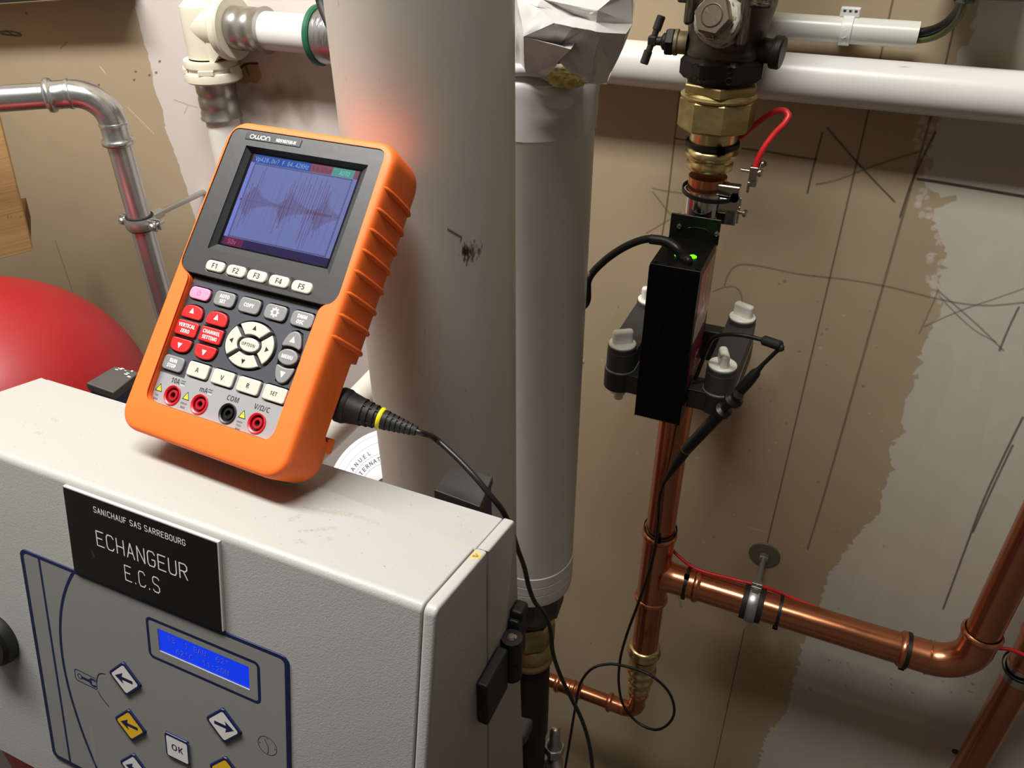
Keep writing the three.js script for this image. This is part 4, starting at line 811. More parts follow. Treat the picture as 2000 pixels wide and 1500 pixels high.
    c.fillStyle = '#dedbd6'; rr(c, X(OKp[0] - 8), Y(OKp[1] + 7.6), 16 * S, 15.6 * S, 1.2 * S); c.fill();
    c.fillStyle = navy; c.font = 'bold ' + 6.6 * S + 'px sans-serif'; c.textAlign = 'center'; c.textBaseline = 'middle'; c.fillText('OK', X(OKp[0]), Y(OKp[1]));
  });
  panelTex.wrapS = panelTex.wrapT = THREE.ClampToEdgeWrapping;
  const panelMat = M(0xffffff, 0.4, 0, { map: panelTex });
  const lx0 = -4.6, lx1 = 59, ly0 = -93.4, ly1 = -77.8;
  const ps = new THREE.Shape(), pr = 5;
  ps.moveTo(-111 + pr, -61); ps.lineTo(85.4 - pr, -61); ps.absarc(85.4 - pr, -61 - pr, pr, Math.PI / 2, 0, true); ps.lineTo(85.4, -226 + pr); ps.absarc(85.4 - pr, -226 + pr, pr, 0, -Math.PI / 2, true); ps.lineTo(-111 + pr, -226); ps.absarc(-111 + pr, -226 + pr, pr, -Math.PI / 2, -Math.PI, true); ps.lineTo(-111, -61 - pr); ps.absarc(-111 + pr, -61 - pr, pr, Math.PI, Math.PI / 2, true);
  const hole = new THREE.Path(); hole.moveTo(lx0, ly0); hole.lineTo(lx1, ly0); hole.lineTo(lx1, ly1); hole.lineTo(lx0, ly1); hole.lineTo(lx0, ly0); ps.holes.push(hole);
  const ext = (s, d, z, b = 0.3) => new THREE.ExtrudeGeometry(s, { depth: d, bevelEnabled: b > 0, bevelSize: b, bevelOffset: -b, bevelThickness: b, bevelSegments: 2, curveSegments: 8 }).translate(0, 0, z);
  const panel = part(g, 'keypad_panel', planarUV(ext(ps, 0.7, zf - 0.1, 0.15), qx0, qy0, qx1 - qx0, qy1 - qy0), panelMat, 'grey keypad panel with dark blue lines');
  const keyShape = (x, y, R2, turn) => { const s = new THREE.Shape(), r = 1.4; const q = [[-R2 + r, -R2], [R2 - r, -R2], [R2, -R2 + r], [R2, R2 - r], [R2 - r, R2], [-R2 + r, R2], [-R2, R2 - r], [-R2, -R2 + r]].map(([a, b]) => new THREE.Vector2(a, b).rotateAround(new THREE.Vector2(0, 0), turn).add(new THREE.Vector2(x, y))); s.setFromPoints(q); return s; };
  for (const [x, y] of K) if (y > -199) part(panel, 'key', planarUV(ext(keyShape(x, y, 9.2, Math.PI / 4), 0.7, zf + 0.75, 0.35), qx0, qy0, qx1 - qx0, qy1 - qy0), panelMat);
  part(panel, 'key', planarUV(ext(keyShape(OKp[0] - 0.1, OKp[1] + 0.1, 9.2, 0), 0.7, zf + 0.75, 0.35), qx0, qy0, qx1 - qx0, qy1 - qy0), panelMat);
  const lcd = canvasTex(1024, 256, (c, w, h) => {
    c.fillStyle = '#0a3cf0'; c.fillRect(0, 0, w, h);
    c.fillStyle = '#3a50e8'; c.font = '84px monospace'; c.textBaseline = 'middle';
    c.fillStyle = '#5c62e0'; c.fillText('13  1 EAU. 62°', 96, 74); c.fillText('62°C  11:20N', 190, 186);
    c.fillStyle = 'rgba(10,20,150,0.6)'; c.fillText('13  1 EAU. 62°', 102, 80); c.fillText('62°C  11:20N', 196, 192);
  });
  const lg = planarUV(new THREE.BoxGeometry(lx1 - lx0 - 0.2, ly1 - ly0 - 0.2, 0.3).translate((lx0 + lx1) / 2, (ly0 + ly1) / 2, zf + 0.05), lx0, ly0, lx1 - lx0, ly1 - ly0);
  part(g, 'lcd_screen', lg, new THREE.MeshStandardMaterial({ color: 0x000208, roughness: 0.3, emissive: 0xffffff, emissiveMap: lcd, emissiveIntensity: 0.85 }), 'blue backlit display');
  // lock
  const L = V3(-145.2, -141, zf);
  const lock = part(g, 'lock', flat(rev([[8, 0], [17.4, 0], [18, 2], [17.4, 7], [15, 9], [9.6, 9], [9, 6], [8, 6]], L, V3(0, 0, 1), 48), 0.6), mats.blackPlastic, 'black lock ring');
  part(lock, 'barrel', [flat(rev([[0, 0], [8.8, 0], [8.8, 9], [0, 9.4]], L, V3(0, 0, 1), 40), 0.4), ...[0, 1, 2, 3, 4, 5].map((k) => rbox(0, 6.4, 0, 1.4, 2.4, 1, 0.3).rotateZ(k * 1.047).translate(L.x, L.y, L.z + 9.2))], mats.nickel, 'metal lock barrel');
  // hinge on the right side
  const h = [];
  const leaf = (y0, y1, z0, z1, d) => rbox(xr + d / 2, (y0 + y1) / 2, (z0 + z1) / 2, d, y1 - y0, z1 - z0, 1.6, 2);
  const tilt = (q) => q.translate(0, 75, 21).rotateX(13.2 * Math.PI / 180 * 0.9).translate(0, -75, -21);
  const hinge = part(g, 'hinge', [tilt(leaf(-113, -78, -13, 16, 7)), tilt(leaf(-108, -72, -40, -27, 7))], mats.blackMatt, 'black hinge');
  part(hinge, 'knuckle', [tilt(cyl(V3(xr + 5.5, -112, -21), V3(xr + 5.5, -96, -21), 6.4, 6.4, 12)), tilt(cyl(V3(xr + 5.5, -95.4, -21), V3(xr + 5.5, -78, -21), 6.4, 6.4, 12)), tilt(rbox(xr + 4, -71, -35, 8, 9, 11, 2))], mats.blackMatt);
  part(hinge, 'pin', tilt(flat(rev([[0, -100], [3, -100], [3, -77.4], [2, -76.6], [0, -76.6]], V3(xr + 5.5, 0, -21), UPV, 24), 0.5)), mats.nickel, 'steel hinge pin');
}
function glyphs(c, text, size, gap) {                     // single-line engraved capitals
  const A = { S: [[1, .12, .8, 0, .2, 0, 0, .14, 0, .36, .2, .48, .8, .54, 1, .66, 1, .86, .8, 1, .2, 1, 0, .88]], A: [[0, 1, .5, 0, 1, 1], [.2, .66, .8, .66]], N: [[0, 1, 0, 0, 1, 1, 1, 0]], I: [[.5, 0, .5, 1]], C: [[1, .16, .8, 0, .2, 0, 0, .18, 0, .82, .2, 1, .8, 1, 1, .84]], H: [[0, 0, 0, 1], [1, 0, 1, 1], [0, .5, 1, .5]], U: [[0, 0, 0, .82, .2, 1, .8, 1, 1, .82, 1, 0]], F: [[1, 0, 0, 0, 0, 1], [0, .48, .8, .48]], R: [[0, 1, 0, 0, .75, 0, 1, .14, 1, .36, .75, .5, 0, .5], [.5, .5, 1, 1]], E: [[1, 0, 0, 0, 0, 1, 1, 1], [0, .48, .8, .48]], B: [[0, 0, 0, 1, .75, 1, 1, .86, 1, .62, .75, .48, 0, .48], [.75, .48, .95, .36, .95, .12, .75, 0, 0, 0]], O: [[.2, 0, .8, 0, 1, .18, 1, .82, .8, 1, .2, 1, 0, .82, 0, .18, .2, 0]], G: [[1, .16, .8, 0, .2, 0, 0, .18, 0, .82, .2, 1, .8, 1, 1, .82, 1, .54, .6, .54]], '.': [[.4, .96, .5, 1]] };
  let x = 0;
  for (const ch of text) {
    const w = ch === 'I' || ch === '.' ? size * 0.16 : size * 0.54;
    if (ch === ' ') { x += size * 0.5; continue; }
    if (c) for (const st of A[ch]) {
      c.beginPath();
      for (let i = 0; i < st.length; i += 2) { const px = x + st[i] * w, py = (st[i + 1] - 1) * size; i ? c.lineTo(px, py) : c.moveTo(px, py); }
      c.lineCap = 'round'; c.stroke();
    }
    x += w + gap;
  }
  return x;
}
// red panel below the cabinet, black capped blocks behind it
{
  const r = V3(-440, -900, -330);
  solo('red_panel', 'dark red painted panel under the lower left corner of the grey cabinet', 'panel', V3(-500, -1900, -330), rbox(-470, -1240, -350, 420, 1300, 60, 10), mats.red);
  const block = (label, a, b, cc, d, low, chips) => {
    const o = a.clone().add(b).add(cc).add(d).multiplyScalar(0.25);
    const t = thing('actuator_block', label, 'valve actuator', V3(o.x, low, o.z), 'black capped blocks behind the grey cabinet');
    const slab = (inset, y0, y1) => {
      const m = [a, b, cc, d].map((p) => p.clone().lerp(o, inset)), s = new THREE.Shape(m.map((p) => new THREE.Vector2(p.x, -p.z)));
      return new THREE.ExtrudeGeometry(s, { depth: y1 - y0 - 1.6, bevelEnabled: true, bevelSize: 0.8, bevelOffset: -0.8, bevelThickness: 0.8, bevelSegments: 2 }).rotateX(-Math.PI / 2).translate(0, y0 + 0.8, 0);
    };
    part(t, 'cap', slab(0, o.y - 7, o.y), mats.darkGrey, 'dark grey cap');
    part(t, 'housing', slab(0.06, low, o.y - 7), mats.navy, 'navy blue housing');
    if (chips) part(t, 'chipped_paint', chips.map((p) => rbox(p.x, o.y + 0.1, p.z, 1 + rnd() * 2.4, 0.4, 0.5 + rnd(), 0.2)), M(0xc6cbc8, 0.7), 'flakes of pale paint');
  };
  const yr = -335, R = [[848, 957], [880, 908], [962, 930], [937, 990]].map(([x, y]) => atY(x, y, yr));
  block('black capped actuator block beside the trailing meter lead', R[0], R[1], R[2], R[3], -420);
  const yl = -345, Lq = [[168, 748], [224, 715], [272, 727], [221, 767]].map(([x, y]) => atY(x, y, yl));
  const chips = [[232, 719], [236, 721], [240, 720], [245, 724], [250, 729], [246, 731], [252, 736], [228, 722], [258, 725]].map(([x, y]) => atY(x, y, yl));
  block('black capped actuator block with chipped corner in front of the red vessel', Lq[0], Lq[1], Lq[2], Lq[3], -440, chips);
  // white hose and printed disc behind the meter
  const h0 = atZ(550, 940, -520), h1 = atZ(765, 725, -560);
  solo('white_hose', 'short slanting white hose behind the lower right corner of the orange meter', 'hose', h0, cyl(h0, h1, 17, 17, 40), M(0xd8d4c8, 0.45));
  const disc = canvasTex(512, 512, (c, w, h) => {
    c.fillStyle = '#eceaf0'; c.fillRect(0, 0, w, h); c.translate(w / 2, h / 2);
    c.strokeStyle = 'rgba(120,116,126,0.6)'; c.lineWidth = 3; for (const r of [238, 206, 160, 118]) { c.beginPath(); c.arc(0, 0, r, 0, 7); c.stroke(); }
    c.fillStyle = '#1c1b20'; c.font = 'bold 24px monospace'; c.textAlign = 'center';
    const arc = (t, r, a0, da) => [...t].forEach((ch, i) => { c.save(); c.rotate(a0 + i * da); c.fillText(ch, 0, -r); c.restore(); });
    for (let k = 0; k < 4; k++) { arc('MANUEL', 170, k * 1.571 - 1.1, 0.125); arc('ALTERNATEUR', 130, k * 1.571 - 1.2, 0.13); }
    c.fillStyle = '#3a3838'; c.beginPath(); c.arc(0, 0, 62, 0, 7); c.fill();
  });
  const dc = atZ(757, 962, -580), dn = V3(0.05, 0.75, 0.65).normalize();
  const dg = thing('dial_disc', 'white printed paper disc lying between the meter and the broad grey pipe', 'dial', dc);
  const plate = new THREE.CylinderGeometry(76, 76, 1.4, 72), PP = plate.attributes.position, PU = plate.attributes.uv;
  for (let i = 0; i < PP.count; i++) PU.setXY(i, 0.5 + PP.getX(i) / 152, 0.5 - PP.getZ(i) / 152);
  part(dg, 'disc', orient(plate.rotateY(0.35), dc, dn), M(0xffffff, 0.5, 0, { map: disc }));
  part(dg, 'stand', cyl(V3(dc.x, -1900, dc.z), dc.clone().add(V3(0, -4, 0)), 24, 20), mats.greyUnion);
  part(dg, 'hub', flat(rev([[0, 0], [14, 0], [14, 5], [12, 7], [0, 7]], dc, dn, 32), 0.5), mats.greyUnion);
}
// ------------------------------------------------------------------ handheld oscilloscope (local frame: origin at the middle of its screen, z out of the face)
const ST = V3(-296.3, -173.44, -350.5);
const SM = new THREE.Matrix4().makeBasis(V3(0.998743, 0.010975, 0.048908), V3(0.02635, 0.715071, -0.698555), V3(-0.04264, 0.698966, 0.713883));
const fromMeter = (x, y, z) => V3(x, y, z).applyMatrix4(SM).add(ST);
{
  const g = new THREE.Group(); g.name = numbered('handheld_oscilloscope'); g.position.copy(world(ST.x, ST.y, ST.z)); g.quaternion.setFromRotationMatrix(SM);
  g.userData = { label: 'orange rubber-cased handheld oscilloscope with lit screen leaning on the broad grey pipe', category: 'oscilloscope' };
  scene.add(g); bases.set(g, ZERO);
  // case: lofted rounded block, hollowed for the face, notched for the plug
  const rrPts = (x0, x1, y0, y1, r, n = 12) => { const o = []; [[x1 - r, y1 - r, 0], [x0 + r, y1 - r, 1], [x0 + r, y0 + r, 2], [x1 - r, y0 + r, 3]].forEach(([cx, cy, k]) => { for (let i = 0; i <= n; i++) { const a = (k + i / n) * Math.PI / 2; o.push([cx + r * Math.cos(a), cy + r * Math.sin(a)]); } }); return o; };
  function loft(secs) {
    const pos = [], idx = [], n = secs[0].pts.length;
    secs.forEach((s) => s.pts.forEach(([x, y]) => pos.push(x, y, s.z)));
    for (let j = 0; j + 1 < secs.length; j++) for (let i = 0; i < n; i++) { const a = j * n + i, b = j * n + (i + 1) % n, c = a + n, d = b + n; idx.push(a, c, b, b, c, d); }
    const m = secs.length - 1;
    [[0, 1], [m, -1]].forEach(([j, s]) => { const c = pos.length / 3; let sx = 0, sy = 0; secs[j].pts.forEach(([x, y]) => { sx += x / n; sy += y / n; }); pos.push(sx, sy, secs[j].z); for (let i = 0; i < n; i++) { const a = j * n + i, b = j * n + (i + 1) % n; s > 0 ? idx.push(c, a, b) : idx.push(c, b, a); } });
    const q = new THREE.BufferGeometry(); q.setAttribute('position', new THREE.Float32BufferAttribute(pos, 3)); q.setIndex(idx); q.computeVertexNormals(); return q;
  }
  const sec = (z, i) => ({ z, pts: rrPts(-61.4 + i, 60.6 - i, -148 + i, 47.4 - i, Math.max(3, 13 - i * 0.4)) });
  const outer = loft([sec(4, 3.6), sec(3.6, 2), sec(2.4, 0.8), sec(0, 0.1), sec(-4, 0), sec(-22, 0.2), sec(-27, 1.2), sec(-32, 3.6), sec(-35.5, 7), sec(-37.5, 12)]);
  const faceShape = (grow = 0) => {
    const s = new THREE.Shape(), k = grow;
    s.moveTo(-57.4 - k, 36); s.quadraticCurveTo(-57.4 - k, 42.3 + k, -51 , 42.3 + k); s.lineTo(47.9, 42.3 + k); s.quadraticCurveTo(53.8 + k, 42.3 + k, 53.8 + k, 36);
    s.lineTo(55.8 + k, -42); s.quadraticCurveTo(55.6 + k, -46.5, 52 + k, -49.3); s.quadraticCurveTo(46.4 + k, -51, 46.4 + k, -56);
    s.lineTo(46 + k, -122); s.quadraticCurveTo(45.6 + k, -129 - k, 39.4, -129 - k); s.lineTo(-41, -129 - k); s.quadraticCurveTo(-47.4 - k, -129 - k, -47.6 - k, -122);
    s.lineTo(-48.8 - k, -56); s.quadraticCurveTo(-49 - k, -52, -53 - k, -50.4); s.quadraticCurveTo(-58.6 - k, -48, -58.6 - k, -42); s.lineTo(-57.4 - k, 36);
    return s;
  };
  const ev = new Evaluator(); ev.attributes = ['position', 'normal']; ev.useGroups = false;
  const brush = (q) => { const b = new Brush(norm(q)); b.updateMatrixWorld(); return b; };
  const ex = (s, d, z, b = 0, seg = 2) => new THREE.ExtrudeGeometry(s, { depth: d, bevelEnabled: b > 0, bevelSize: b, bevelOffset: -b, bevelThickness: b, bevelSegments: seg, curveSegments: 10 }).translate(0, 0, z);
  let body = ev.evaluate(brush(outer), brush(ex(faceShape(), 20, -3.5)), SUBTRACTION);
  body = ev.evaluate(body, brush(new THREE.ExtrudeGeometry(faceShape(), { depth: 2, bevelEnabled: true, bevelSize: -1.5, bevelOffset: 1.5, bevelThickness: 1.6, bevelSegments: 4, curveSegments: 10 }).translate(0, 0, 4)), SUBTRACTION);
  body = ev.evaluate(body, brush(rbox(62, -97, -42, 42, 47, 41, 3)), SUBTRACTION);
  const caseMesh = part(g, 'rubber_case', flat(mergeVertices(body.geometry, 0.002), 0.62), mats.orange, 'orange rubber case');
  const ys = [20.4, 7.9, -4.3, -16.5, -28.8, -41.5, -54.2, -66.5];
  for (const s of [1]) for (const y of ys) {
    const o = s > 0 ? 0 : -0.8, X = (x) => s * x + o;
    part(caseMesh, 'grip_ridge', tube([V3(X(56.6), y + 1, 2.6), V3(X(59), y + 0.8, 1.4), V3(X(60.4), y + 0.4, -2), V3(X(60.9), y, -10), V3(X(60.9), y - 0.3, -18), V3(X(60.3), y - 0.6, -25), V3(X(57.8), y - 0.8, -31)], 1.55, 40, false, 10), mats.orange);
  }
  part(caseMesh, 'strap_lug', rbox(55.6, -122.5, -31, 7, 9, 8, 1.4), mats.orange);
  // printed face: one drawing in face millimetres
  const FX0 = -64, FX1 = 64, FY0 = -150, FY1 = 50, S = 10.2;
  const btn = [];                                             // [name, shape, colour]
  const rrS = (cx, cy, w, h, r) => { const s = new THREE.Shape(), x = cx - w / 2, y = cy - h / 2; s.moveTo(x + r, y); s.lineTo(x + w - r, y); s.quadraticCurveTo(x + w, y, x + w, y + r); s.lineTo(x + w, y + h - r); s.quadraticCurveTo(x + w, y + h, x + w - r, y + h); s.lineTo(x + r, y + h); s.quadraticCurveTo(x, y + h, x, y + h - r); s.lineTo(x, y + r); s.quadraticCurveTo(x, y, x + r, y); return s; };
  const el = (cx, cy, a, b) => { const s = new THREE.Shape(); s.absellipse(cx, cy, a, b, 0, Math.PI * 2, false, 0); return s; };
  const dome = (cx, cy, w, h, up) => { const s = new THREE.Shape(), k = up ? 1 : -1; s.moveTo(cx - w / 2, cy - k * h * 0.30); s.quadraticCurveTo(cx - w * 0.36, cy + k * h * 0.56, cx, cy + k * h * 0.55); s.quadraticCurveTo(cx + w * 0.36, cy + k * h * 0.56, cx + w / 2, cy - k * h * 0.30); s.quadraticCurveTo(cx + w / 2, cy - k * h * 0.5, cx + w * 0.4, cy - k * h * 0.48); s.quadraticCurveTo(cx, cy - k * h * 0.3, cx - w * 0.4, cy - k * h * 0.48); s.quadraticCurveTo(cx - w / 2, cy - k * h * 0.5, cx - w / 2, cy - k * h * 0.30); return s; };
  const arrowCap = (cx, cy, w, h, up) => { const s = new THREE.Shape(), k = up ? 1 : -1; s.moveTo(cx - w / 2, cy - k * h * 0.25); s.quadraticCurveTo(cx - w / 2, cy + k * h * 0.3, cx - w * 0.28, cy + k * h * 0.42); s.quadraticCurveTo(cx, cy + k * h * 0.56, cx + w * 0.28, cy + k * h * 0.42); s.quadraticCurveTo(cx + w / 2, cy + k * h * 0.3, cx + w / 2, cy - k * h * 0.25); s.quadraticCurveTo(cx + w / 2, cy - k * h * 0.5, cx + w * 0.36, cy - k * h * 0.5); s.lineTo(cx - w * 0.36, cy - k * h * 0.5); s.quadraticCurveTo(cx - w / 2, cy - k * h * 0.5, cx - w / 2, cy - k * h * 0.25); return s; };
  const sector = (cx, cy, a0, a1, A, Bb, a, b) => { const s = new THREE.Shape(), n = 16; for (let i = 0; i <= n; i++) { const t = a0 + (a1 - a0) * i / n; i ? s.lineTo(cx + A * Math.cos(t), cy + Bb * Math.sin(t)) : s.moveTo(cx + A * Math.cos(t), cy + Bb * Math.sin(t)); } for (let i = n; i >= 0; i--) { const m = (a0 + a1) / 2, t = m + (a0 - m) * 0.9 + (a1 - a0) * 0.9 * i / n; s.lineTo(cx + a * Math.cos(t), cy + b * Math.sin(t)); } s.closePath(); return s; };
  const grey = '#7d7c7b', redC = '#c01a1c', cream = '#c0bcae';
  btn.push(['power', rrS(-39.1, -61.2, 15.4, 7.4, 3.6), '#f58aa8']);
  for (const x of [-20.3, -1.6, 17.2, 36]) btn.push(['g', rrS(x, -60.8, 15.2, 8.8, 3.4), grey]);
  for (const [x, y] of [[-39.3, -72.7], [-20.5, -72.7]]) btn.push(['r', arrowCap(x, y, 15.6, 8.4, true), redC]);
  for (const [x, y] of [[-39.4, -83], [-20.5, -83]]) btn.push(['r', rrS(x, y, 16.6, 9, 1.8), redC]);
  for (const [x, y] of [[-39.4, -93.4], [-20.5, -93.4]]) btn.push(['r', arrowCap(x, y, 15.6, 8.4, false), redC]);
  btn.push(['g', rrS(-39.4, -104.6, 15.6, 8.8, 3), grey]);
  for (const x of [-20.5, -1.8, 16.9, 35.4]) btn.push(['c', rrS(x, -104.2, 15.4, 8.6, 2), cream]);
  btn.push(['g', dome(35.2, -73.2, 12.6, 9.4, true), grey], ['g', el(35.4, -82.9, 6.7, 4.6), grey], ['g', dome(36.2, -92.6, 12.4, 9.4, false), grey]);
  const RC = [7.8, -82.3], q4 = Math.PI / 4, gp = 0.085;
  for (let k = 0; k < 4; k++) btn.push(['c', sector(RC[0], RC[1], -q4 + k * 2 * q4 + gp, q4 + k * 2 * q4 - gp, 16.8, 13.4, 8.6, 5.9), cream]);
  btn.push(['c', el(RC[0], RC[1], 7, 4.1), cream]);
  const fx = [-34.8, -19, -3.5, 12.4, 28.4].map((x) => x + 2.6);
  const face = canvasTex(Math.round((FX1 - FX0) * S), Math.round((FY1 - FY0) * S), (c, w, h) => {
    const X = (x) => (x - FX0) * S, Y = (y) => (FY1 - y) * S;
    c.fillStyle = '#3b3d44'; c.fillRect(0, 0, w, h);
    c.fillStyle = '#393939'; c.fillRect(0, 0, w, Y(-52.5));
    c.fillStyle = '#8f9092'; c.beginPath(); c.roundRect(X(-29), Y(-100.2), 90 * S, 60 * S, 2 * S); c.fill(); c.fillRect(X(-60), Y(-111), 130 * S, 40 * S);
    const path = (s) => { c.beginPath(); s.getPoints(12).forEach((p, i) => (i ? c.lineTo(X(p.x), Y(p.y)) : c.moveTo(X(p.x), Y(p.y)))); c.closePath(); };
    c.lineWidth = 1.2 * S; c.lineJoin = 'round';
    for (const [, s, col] of btn) { c.fillStyle = col; c.strokeStyle = col; path(s); c.fill(); c.save(); c.clip(); c.restore(); }
    const txt = (t, x, y, size, col, sx = 1, wgt = 'bold') => { c.save(); c.translate(X(x), Y(y)); c.scale(sx, 1); c.fillStyle = col; c.font = wgt + ' ' + size * S + 'px sans-serif'; c.textAlign = 'center'; c.textBaseline = 'middle'; c.fillText(t, 0, 0); c.restore(); };
    const tri = (x, y, r, a, col) => { c.fillStyle = col; c.beginPath(); for (let k = 0; k < 3; k++) { const t = a + k * 2.0944; c[k ? 'lineTo' : 'moveTo'](X(x + r * Math.cos(t)), Y(y + r * 1.1 * Math.sin(t))); } c.fill(); };
    const W = '#f4f2ee', Bk = '#1b1a18';
    for (const x of fx) { c.fillStyle = cream; c.beginPath(); c.roundRect(X(x - 7.2), Y(-43.9 + 3.5), 14.4 * S, 7 * S, 3.4 * S); c.fill(); }
    fx.forEach((x, k) => txt('F' + (k + 1), x, -43.9, 4.3, Bk, 1, 'bold'));
    c.strokeStyle = '#c04a70'; c.lineWidth = 0.35 * S; c.beginPath(); c.arc(X(-39.4), Y(-61.2), 1.3 * S, -1.1, 4.2); c.moveTo(X(-39.4), Y(-59.4)); c.lineTo(X(-39.4), Y(-61)); c.stroke();
    txt('AUTO', -20.5, -59.4, 2.9, W, 0.95); txt('SET', -20.9, -62.4, 2.9, W, 0.95); txt('COPY', -1.9, -60.8, 3, W, 0.95);
    c.save(); c.translate(X(17), Y(-60.8)); c.strokeStyle = W; c.lineWidth = 0.75 * S; c.beginPath(); c.arc(0, 0, 1.7 * S, 0, 7); c.stroke(); for (let k = 0; k < 8; k++) { c.rotate(0.7854); c.fillStyle = W; c.fillRect(-0.45 * S, -2.9 * S, 0.9 * S, 1.1 * S); } c.restore();
    txt('DMM', 35.8, -59.4, 2.9, W, 0.95); txt('OSC', 35.4, -62.5, 2.9, W, 0.95);
    tri(-39.6, -72.6, 2, 1.571, W); tri(-20.8, -72.6, 2, 1.571, W); tri(-39.6, -93.2, 2, -1.571, W); tri(-20.8, -93.2, 2, -1.571, W);
    txt('VERTICAL', -39.4, -81.5, 3, W, 0.92); txt('ZERO', -39.4, -84.8, 3, W, 0.92); txt('CHANNEL', -20.5, -81.5, 3, W, 0.92); txt('SETTING', -20.5, -84.8, 3, W, 0.92);
    txt('RUN', -39.6, -103.1, 3, W, 0.92); txt('STOP', -39.9, -106.2, 3, W, 0.92);
    txt('OPTION', RC[0] - 0.4, RC[1], 2.7, Bk, 0.95, 'bold');
    tri(RC[0], RC[1] + 9.6, 1.7, 1.571, Bk); tri(RC[0], RC[1] - 9.6, 1.7, -1.571, Bk); tri(RC[0] + 12.6, RC[1], 1.7, 0, Bk); tri(RC[0] - 12.6, RC[1], 1.7, Math.PI, Bk);
    tri(35, -73.4, 2.1, 1.571, W); tri(36, -92.4, 2.1, -1.571, W); txt('MENU', 35.2, -82.9, 2.8, W, 0.95);
    txt('A', -20.7, -104.2, 3.9, Bk, 1, 'bold'); txt('V', -2, -104.2, 3.9, Bk, 1, 'bold'); txt('R', 16.7, -104.2, 3.9, Bk, 1, 'bold'); txt('SET', 35, -104.2, 2.9, Bk, 1, 'bold');
    txt('10A', -34.3, -113.8, 4.2, Bk, 0.92, 'bold'); for (const x of [-28.6, -7.9]) { c.strokeStyle = Bk; c.lineWidth = 0.4 * S; c.beginPath(); c.moveTo(X(x - 1.6), Y(-113.1)); c.bezierCurveTo(X(x - 0.6), Y(-111.6), X(x + 0.4), Y(-113.8), X(x + 1.6), Y(-112.3)); c.moveTo(X(x - 1.6), Y(-114)); c.lineTo(X(x + 1.6), Y(-114)); c.stroke(); for (let k = -1; k <= 1; k++) c.fillRect(X(x + k * 1.15 - 0.35), Y(-114.9), 0.7 * S, 0.4 * S); } txt('mA', -12.7, -113.8, 4.2, Bk, 0.92, 'bold'); txt('COM', 9, -113.6, 4.2, Bk, 0.92, 'bold'); txt('V/Ω/C', 29.8, -113.6, 4.2, Bk, 0.92, 'bold');
    for (const [x, y, a, b] of [[-43.9, -120.4, '10A', ''], [-22.7, -120.3, '400mA', ''], [19, -120.3, '1000V⎓', '750V~']]) {
      c.fillStyle = Bk; c.beginPath(); c.moveTo(X(x), Y(y + 3)); c.lineTo(X(x - 2.7), Y(y - 2)); c.lineTo(X(x + 2.7), Y(y - 2)); c.fill();
      c.fillStyle = '#f3e32a'; c.beginPath(); c.moveTo(X(x), Y(y + 2.1)); c.lineTo(X(x - 1.9), Y(y - 1.5)); c.lineTo(X(x + 1.9), Y(y - 1.5)); c.fill();
      txt('!', x, y - 0.1, 2.2, Bk); txt(a, x - 0.2, y - 4.3, 1.6, '#33322f', 0.95); if (b) txt(b, x, y - 6.2, 1.6, '#33322f', 0.95); txt('MAX', x - 0.1, y - (b ? 8.2 : 6.6), 1.7, Bk, 0.95);
    }
    // badge
    const bg = c.createLinearGradient(0, Y(41.2), 0, Y(36.6)); bg.addColorStop(0, '#2c2c2e'); bg.addColorStop(1, '#232325'); c.fillStyle = '#29292b'; c.fillRect(X(-46.4), Y(40.8), 42.4 * S, 5.2 * S);
    c.strokeStyle = W; c.lineWidth = 0.42 * S; c.lineCap = 'round';
    c.save(); c.translate(X(-42.4), Y(38.1)); const u = S;                        // rounded lower-case mark
    c.beginPath(); c.ellipse(1.5 * u, 0, 1.6 * u, 1.15 * u, 0, 0, 7); c.stroke();
    c.beginPath(); c.moveTo(3.9 * u, -1.15 * u); c.quadraticCurveTo(3.7 * u, 1.2 * u, 4.9 * u, 1.15 * u); c.quadraticCurveTo(6 * u, 1.1 * u, 5.9 * u, -1.1 * u); c.moveTo(5.9 * u, -1.1 * u); c.quadraticCurveTo(5.8 * u, 1.2 * u, 6.9 * u, 1.15 * u); c.quadraticCurveTo(8 * u, 1.1 * u, 7.9 * u, -1.15 * u); c.stroke();
    c.beginPath(); c.ellipse(10 * u, 0, 1.6 * u, 1.15 * u, 0, 0, 7); c.stroke();
    c.beginPath(); c.moveTo(12.3 * u, 1.15 * u); c.lineTo(12.3 * u, -0.4 * u); c.quadraticCurveTo(12.6 * u, -1.2 * u, 13.8 * u, -1.15 * u); c.quadraticCurveTo(15 * u, -1.1 * u, 15 * u, 1.15 * u); c.stroke(); c.restore();
    txt('HDS1021M-N', -15.4, 38.1, 2.8, '#eceae6', 0.86);
  });
  face.wrapS = face.wrapT = THREE.ClampToEdgeWrapping;
  const faceMat = M(0xffffff, 0.5, 0, { map: face, bumpMap: bumpFine, bumpScale: 0.00003 }), keyMat = M(0xffffff, 0.42, 0, { map: face });
  const fuv = (q) => planarUV(q, FX0, FY0, FX1 - FX0, FY1 - FY0);
  part(g, 'base_plate', ex(faceShape(-0.2), 1.5, -4), mats.blackMatt);
  // lower keypad plate with cut-outs round every button
  const lower = new THREE.Shape();
  lower.moveTo(-48.6, -52); lower.lineTo(46, -52); lower.lineTo(45.8, -122); lower.quadraticCurveTo(45.4, -128.8, 39.4, -128.8); lower.lineTo(-41, -128.8); lower.quadraticCurveTo(-47.2, -128.8, -47.4, -122); lower.lineTo(-48.6, -52);
  const jacks = [[-32.7, -122.4, 'r'], [-11.9, -122.4, 'r'], [9, -122.4, 'b'], [29.9, -122.4, 'r']].map(([x, y, k]) => [x, y + 0.3, k]);
